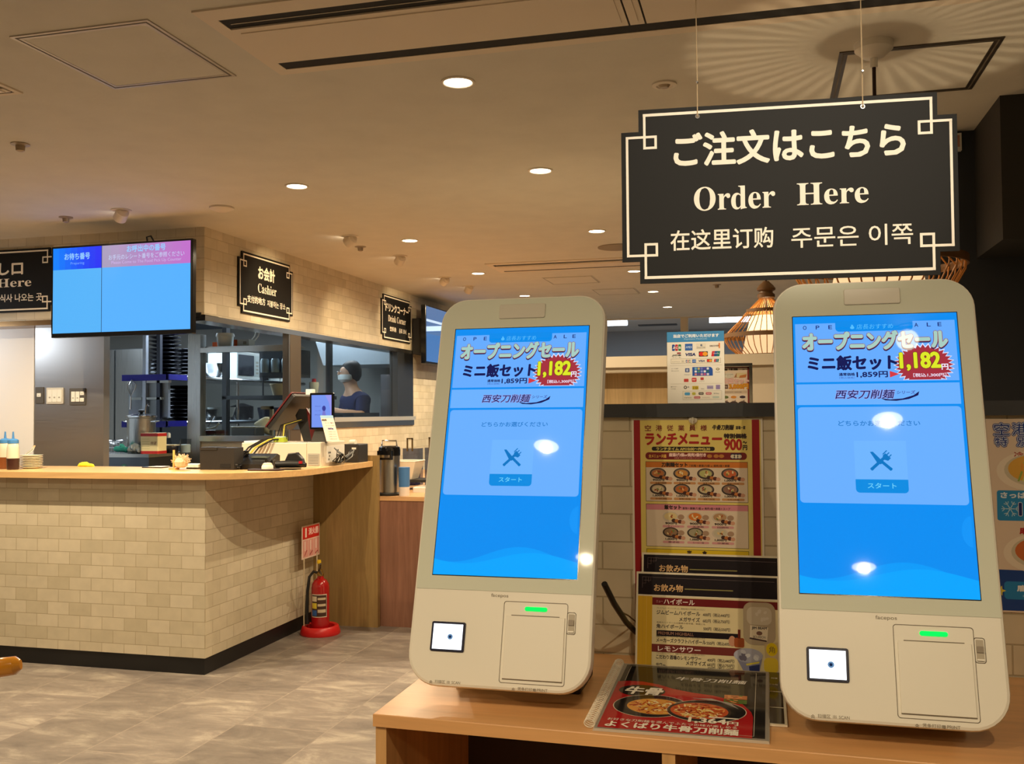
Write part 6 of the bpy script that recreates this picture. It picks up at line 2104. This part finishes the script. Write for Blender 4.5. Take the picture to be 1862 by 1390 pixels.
# behind the glass partition, on the upper shelf
p = rack_spot(390, -.14)
t = thing('metal_bowl', 'stacked steel mixing bowl at the left end of the glazed shelf', 'bowl', (p[0], p[1], p[2]))
q = MB(); q.lathe([(.06, 0), (.10, .05), (.125, .13), (.13, .135), (.12, .13), (.002, .01)], M_CHROME, n=30); q.build('bowl', t, smooth=True)
p = rack_spot(426, -.25)
t = thing('microwave', 'white microwave oven on the upper shelf behind the glass partition', 'microwave', (p[0], p[1], p[2]), PI / 2)
q = MB(); q.prism(rrect(-.22, -.16, .22, .16, .012), 0, .27, M_KWHITE, ch=.006); q.build('body', t)
q = MB(face_y(-.2, -.1615, .04)); q.prism(rrect(0, 0, .29, .2, .008), 0, .004, mat('oven_glass', (44, 50, 62), .1)); q.build('door_window', t, 'dark window')
q = MB(face_y(.11, -.1615, .04)); q.rect(0, 0, .09, .2, mat('panel_pale', (200, 214, 216), .4), .001)
for i in range(4):
    q.rect(.02, .02 + i * .035, .07, .04 + i * .035, M_REGG, .002)
q.build('control_panel', t)
p = rack_spot(498, -.08)
t = thing('paper_towel_roll', 'tall white roll standing on the glazed shelf by the wide mullion', 'paper roll', p)
q = MB(); q.lathe([(.055, 0), (.056, .005), (.056, .205), (.05, .21), (.018, .21), (.018, .2)], M_KWHITE, n=28); q.build('roll', t, smooth=True)
p = rack_spot(515, -.15)
t = thing('plastic_bag', 'crumpled white plastic bag slumped beside the tall paper roll', 'bag', p)
q = MB(); q.lathe([(.09, 0), (.085, .05), (.06, .1), (.03, .13), (.04, .16)], M_KWHITE, (0, 0, 0), 9); q.build('bag', t)
p = rack_spot(466, -.24)
t = thing('storage_bin', 'dark storage bin between microwave and paper roll', 'bin', p)
q = MB(); q.prism(rrect(-.1, -.1, .1, .09, .02), 0, .19, mat('bin_dark', (58, 62, 74), .4), ch=.01); q.build('bin', t)
q = MB(); q.box((-.06, -.1, .191), (.06, .09, .25), mat('carton', (150, 120, 88), .7)); q.build('carton', t, 'brown carton on top')
# on the lower shelf
for px, nm, lab, m_, prof in ((373, 'steel_pan', 'steel pan on the lower shelf behind the left partition post', M_STEELD, [(.08, 0), (.1, .03), (.11, .1), (.1, .1)]), (403, 'white_bowl', 'large white bowl on its side on the lower glazed shelf', M_KWHITE, [(.05, 0), (.1, .03), (.13, .12), (.12, .12)]), (440, 'black_pot', 'black lidded pot on the lower glazed shelf', M_BOWLB, [(.1, 0), (.11, .02), (.11, .13), (.02, .16)]), (490, 'black_crate', 'dark round tub at the far end of the lower glazed shelf', mat('tub_navy', (36, 42, 60), .4), [(.1, 0), (.12, .1), (.12, .12)])):
    p = rack_spot(px, -.14, 1.345)
    q = MB(); q.lathe(prof, m_, n=26)
    o = tag(q.build(nm, smooth=True), lab, 'pot' if 'bowl' not in nm else 'bowl'); o.location = p
# bench just behind the glass
t = thing('kitchen_bench', 'dark steel bench just behind the glass partition', 'bench', (-3.95, 6.9, 0))
q = MB(); q.box((-.3, -.14, 0), (.38, .16, 1.225), M_KDARK); q.build('cabinet', t)
ZB = 1.2255
t = thing('food_container', 'grey steel food container with pale lid behind the low rail', 'container', (kx(447, 6.85), 6.88, ZB))
q = MB(); q.prism(rrect(-.105, -.07, .105, .08, .012), 0, .07, M_STEELD, ch=.003); q.build('box', t)
q = MB(); q.prism(rrect(-.115, -.08, .115, .09, .012), .07, .082, mat('lid_pale', (196, 204, 204), .35), ch=.003); q.build('lid', t, 'pale lid')
q = MB()
M_CRC = mat('cream_cloth', (232, 222, 190), .85, bump=.3, bscale=40)
q.add([(-.07, -.02, .1), (.02, -.03, .165), (.1, -.02, .17), (.13, -.03, .1), (.13, -.035, .0), (.05, -.05, .0), (.03, -.055, .06), (-.08, -.03, .085), (-.06, .05, .1), (.02, .05, .16), (.1, .05, .165), (.13, .05, .0), (.05, .05, .0), (-.08, .05, .085)],
      [(0, 7, 6, 1), (1, 6, 2), (2, 6, 3), (3, 6, 5, 4), (0, 1, 9, 8), (1, 2, 10, 9), (2, 3, 4, 11, 10), (5, 12, 11, 4), (7, 13, 12, 5, 6), (0, 8, 13, 7), (8, 9, 10, 11, 12, 13)], M_CRC)
o = tag(q.build('draped_cloth', smooth=True), 'cream cloth draped over a post behind the low rail of the glass partition', 'cloth')
o.location = (kx(472, 7.0), 7.02, ZB)
sb = o.modifiers.new('soft', 'SUBSURF'); sb.levels = 2; sb.render_levels = 2
t = thing('tap_post', 'grey square pipe frame standing right of the draped cream cloth', 'frame', (kx(494, 6.9), 6.90, ZB))
q = MB(); q.box((-.012, -.012, 0), (.012, .012, .24), M_REGG); q.box((-.09, -.012, .215), (.012, .012, .24), M_REGG); q.build('pipe', t)
for px, lab in ((383, 'black food tray behind the left end of the low rail'),):
    t = thing('food_tray', lab, 'tray', (kx(px, 6.85), 6.86, ZB))
    q = MB(); q.prism(rrect(-.07, -.07, .08, .07, .01), 0, .055, M_BOWLB, ch=.004); q.build('tray', t)
    q = MB(); q.tube([(-.05, 0, .06), (.0, 0, .065), (.05, -.01, .08), (.075, -.01, .11)], .008, M_KWHITE, 8); q.tube([(-.05, .02, .065), (-.01, .02, .13), (.01, .02, .17)], .004, M_CHROME, 8); q.build('utensils', t, 'white and steel utensils', smooth=True)
# on the top rail
t = thing('top_shelf', 'narrow steel shelf board on the upper rail of the glass partition', 'shelf', (-3.9, 6.85, 1.9225))
q = MB(); q.box((-.34, -.14, 0), (.36, .16, .012), M_STEELX); q.build('board', t)
ZTP = 1.935
t = thing('lidded_bucket', 'white lidded bucket on top of the glass partition', 'bucket', (kx(409, 6.84), 6.84, ZTP))
q = MB(); q.lathe([(.058, 0), (.066, .08), (.066, .085)], M_KWHITE, n=28); q.build('bucket', t, smooth=True)
q = MB(); q.lathe([(.072, .085), (.072, .095), (.066, .112), (.02, .114)], M_KWHITE, n=28); q.build('lid', t, smooth=True)
b = MB(); b.box((-.02, -.03, 0), (.025, .03, .05), mat('box_orange', (226, 96, 40), .6)); o = tag(b.build('orange_box'), 'small orange box left of the white lidded bucket', 'box'); o.location = (kx(388.5, 6.9), 6.94, ZTP)
t = thing('carton', 'white and orange printed carton right of the lidded bucket', 'box', (kx(442, 6.86), 6.88, ZTP))
q = MB(); q.box((-.07, -.04, 0), (.06, .05, .06), M_KWHITE); q.build('box', t)
q = MB(face_y(-.07, -.0405, 0)); q.rect(0, 0, .03, .06, mat('box_orange', (226, 96, 40), .6), .0006); q.rect(.08, .02, .11, .045, M_REGG, .0006); q.build('print', t, 'orange print')
b = MB()
for dx in (0, .035):
    b.tube([(kx(474, 7.2) + dx, 7.2, 2.46), (kx(474, 7.2) + dx - .01, 7.2, 2.2), (kx(468, 7.2) + dx - .03, 7.2, 2.05), (kx(464, 7.2) + dx - .05, 7.15, 1.97)], .006, M_KWHITE, 6)
tag(b.build('hanging_cables', smooth=True, loc=(-4, 7.2, 2.46)), 'two white cables hanging from the kitchen ceiling behind the glass', 'cables')

# seen through the side window
t = thing('window_shelf', 'dark shelf unit just inside the side window behind the register', 'shelf', (-4.15, 7.6, KF))
RM = Matrix.Translation((4.15, -7.6, -KF))
q = MB(RM); q.box((-4.45, 7.3, 1.53), (-3.72, 8.0, 1.56), M_KDARK); q.build('board', t)
q = MB(RM); q.box((-3.78, 7.9, KF), (-3.74, 7.96, 2.4), M_KDARK); q.build('post', t)
q = MB(RM); q.box((-4.45, 7.3, KF), (-4.41, 7.36, 2.4), M_KDARK); q.build('post', t)
t = thing('stacked_tubs', 'beige tub on the dark shelf inside the side window', 'tub', (-3.95, 7.45, 1.5605))
q = MB(); q.lathe([(.09, 0), (.115, .09), (.118, .09), (.118, .1), (.1, .1)], mat('tub_beige', (200, 186, 156), .5), n=24); q.build('tub', t, smooth=True)
t = thing('cup_stack', 'small white cup stack with a red cap on the dark shelf inside the side window', 'cups', (-3.82, 7.75, 1.5605))
q = MB(); q.lathe([(.03, 0), (.045, .1), (.04, .12)], M_KWHITE, n=20); q.build('cups', t, smooth=True)
q = MB(); q.lathe([(.02, .12), (.018, .15)], mat('cap_red', (196, 40, 60), .4), n=14); q.build('cap', t, 'red cap', smooth=True)
t = thing('jar_crate', 'dark crate of jars hanging above the shelf inside the side window', 'crate', (-4.05, 7.62, 1.561))
q = MB(); q.box((-.2, -.05, .16), (.16, .2, .40), mat('crate_dark', (62, 68, 76), .4)); q.build('crate', t)
q = MB(); q.box((-.2, .0, 0), (-.19, .01, .16), M_KDARK); q.box((.15, .0, 0), (.16, .01, .16), M_KDARK); q.build('support', t)
for i in range(3):
    q = MB(); q.lathe([(.035, 0), (.038, .1), (.03, .12)], mat('jar_grey', (150, 166, 176), .2), (-.12 + .1 * i, -.1, .2), 16); q.build('jar', t, 'pale jar', smooth=True)
t = thing('exhaust_hood', 'pale steel exhaust hood seen through the side window', 'hood', (-4.05, 9.7, 1.92))
q = MB(); q.add([(-.5, -.25, 0), (.45, -.25, 0), (.45, .5, 0), (-.5, .5, 0), (-.56, -.3, .24), (.45, -.3, .24), (.45, .5, .54), (-.56, .5, .54), (-.56, -.3, .54), (.45, -.3, .54)], [(0, 3, 2, 1), (0, 1, 5, 4), (4, 5, 9, 8), (1, 2, 6, 9, 5), (2, 3, 7, 6), (3, 0, 4, 8, 7), (8, 9, 6, 7)], mat('hood_steel', (190, 206, 220), .35, .3)); q.build('hood', t)
t = thing('steel_table', 'dark kitchen table with a knife board before the kitchen worker', 'table', (-3.98, 8.45, KF))
q = MB(); q.box((-.45, -.3, 1.22), (.36, .3, 1.26), M_KDARK); q.box((-.45, -.3, .3), (.36, .28, .34), M_KDARK); q.box((-.44, -.29, .34), (.35, -.27, 1.22), M_KDARK); q.build('top', t)
for sx in (-.42, .33):
    for sy in (-.27, .27):
        q = MB(); q.box((sx - .02, sy - .02, 0), (sx + .02, sy + .02, 1.22), M_KDARK); q.build('leg', t)
t = thing('tall_cabinet', 'dark grey tall cabinet at the far end of the side window', 'cabinet', (-3.78, 9.62, KF))
q = MB(); q.box((-.1, -.2, 0), (.19, .3, 1.66), mat('cabinet_grey', (96, 98, 104), .5)); q.build('body', t)
q = MB(); q.box((-.09, -.215, .1), (.18, -.2, 1.5), mat('cabinet_grey2', (116, 116, 120), .4)); q.build('door', t)

# the kitchen worker: one skinned body, bowed over the table
PXm, PYm = at(637, 700, Y=8.95).x, 8.95


def skin_body(name, V, E_, rad, m_, parent, levels=2):
    me = bpy.data.meshes.new(name)
    me.from_pydata(V, E_, [])
    me.materials.append(m_)
    o = bpy.data.objects.new(name, me)
    COL.objects.link(o)
    o.parent = parent
    md = o.modifiers.new('skin', 'SKIN')
    md.use_smooth_shade = True
    for i, r in enumerate(rad):
        me.skin_vertices[0].data[i].radius = (r, r * .85) if not isinstance(r, tuple) else r
    me.skin_vertices[0].data[0].use_root = True
    s_ = o.modifiers.new('soft', 'SUBSURF')
    s_.levels = s_.render_levels = levels
    return o


pt = thing('kitchen_worker', 'person in a navy shirt and white mask bowed over work behind the side window', 'person', (PXm + .03, PYm + .13, KF), -.7)
M_SKIN = mat('skin', (214, 170, 140), .5)
V = [(0, 0, .95), (0, 0, 1.12), (0, -.03, 1.32), (0, -.05, 1.44), (0, -.075, 1.52), (0, -.10, 1.60), (0, -.115, 1.67), (0, -.10, 1.735)]
R_ = [(.15, .11), (.145, .10), (.155, .11), (.10, .08), (.055, .055), (.078, .09), (.085, .105), (.06, .08)]
Ed = [(i, i + 1) for i in range(7)]
for s_ in (-1, 1):
    b0 = len(V)
    V += [(s_ * .17, -.04, 1.40), (s_ * .22, -.08, 1.24), (s_ * .20, -.26, 1.26), (s_ * .13, -.36, 1.295), (s_ * .12, -.43, 1.29)]
    R_ += [.062, .047, .04, .028, (.036, .018)]
    Ed += [(3, b0), (b0, b0 + 1), (b0 + 1, b0 + 2), (b0 + 2, b0 + 3), (b0 + 3, b0 + 4)]
    for j, (dx, L) in enumerate(((-.03, .07), (-.01, .085), (.01, .08), (.028, .062))):
        k0 = len(V)
        V += [(s_ * .12 + dx, -.455 - L * .45, 1.288), (s_ * .12 + dx, -.455 - L * .85, 1.278)]
        R_ += [.0095, .008]
        Ed += [(b0 + 4, k0), (k0, k0 + 1)]
    k0 = len(V)
    V += [(s_ * .12 - s_ * .045, -.42, 1.288), (s_ * .12 - s_ * .06, -.455, 1.28)]
    R_ += [.0105, .009]
    Ed += [(b0 + 4, k0), (k0, k0 + 1)]
    l0 = len(V)
    V += [(s_ * .095, .0, .88), (s_ * .11, -.01, .48), (s_ * .11, .0, .09), (s_ * .12, -.13, .04)]
    R_ += [.088, .06, .045, (.045, .03)]
    Ed += [(0, l0), (l0, l0 + 1), (l0 + 1, l0 + 2), (l0 + 2, l0 + 3)]
skin_body('body', V, Ed, R_, M_SKIN, pt)
V = [(0, 0, .93), (0, 0, 1.12), (0, -.03, 1.32), (0, -.05, 1.44), (0, -.062, 1.50)]
R_ = [(.17, .125), (.165, .12), (.175, .13), (.135, .11), (.072, .075)]
Ed = [(0, 1), (1, 2), (2, 3), (3, 4)]
for s_ in (-1, 1):
    b0 = len(V)
    V += [(s_ * .17, -.04, 1.40), (s_ * .215, -.075, 1.24)]
    R_ += [.075, .062]
    Ed += [(3, b0), (b0, b0 + 1)]
o = skin_body('navy_shirt', V, Ed, R_, mat('shirt_navy', (34, 40, 84), .8), pt); o['label'] = 'navy short-sleeved shirt'
q = MB(); q.box((-.045, -.165, .55), (.19, -.15, 1.3), mat('apron_navy', (28, 34, 60), .8)); q.box((.06, -.168, .9), (.10, -.164, 1.3), mat('strap_pale', (150, 156, 160), .7)); q.build('apron', pt, 'dark apron with a pale strap')
V = [(0, 0, .93), (-.1, 0, .86), (-.112, -.01, .48), (-.112, 0, .12), (.1, 0, .86), (.112, -.01, .48), (.112, 0, .12)]
o = skin_body('trousers', V, [(0, 1), (1, 2), (2, 3), (0, 4), (4, 5), (5, 6)], [(.16, .12), .1, .075, .06, .1, .075, .06], mat('trousers_black', (30, 30, 34), .8), pt); o['label'] = 'black trousers'
q = MB(Matrix.Translation((0, -.105, 1.675)) @ Matrix.Rotation(.25, 4, 'X'))
q.lathe([(.05, -.11), (.084, -.07), (.099, -.01), (.098, .045), (.074, .085), (.035, .104), (.002, .108)], mat('hair_black', (22, 19, 18), .6), (0, .034, 0), 24, cap1=False)
q.build('hair', pt, 'short black hair', smooth=True)
q = MB(Matrix.Translation((0, -.12, 1.625)))
q.lathe([(.05, -.055), (.078, -.03), (.082, .012), (.078, .02)], M_KWHITE, (0, -.018, 0), 20, cap0=True, cap1=False)
q.build('face_mask', pt, 'white face mask', smooth=True)
q = MB(Matrix.Translation((0, -.105, 1.67)))
for s_ in (-1, 1):
    q.lathe([(.004, 0), (.01, .004), (.004, .008)], mat('eye_dark', (30, 24, 22), .3), (s_ * .035, -.108, .0), 10)
q.lathe([(.004, -.02), (.014, -.014), (.008, .01), (.003, .02)], M_SKIN, (0, -.112, -.012), 10)
q.build('face', pt, 'eyes and nose')
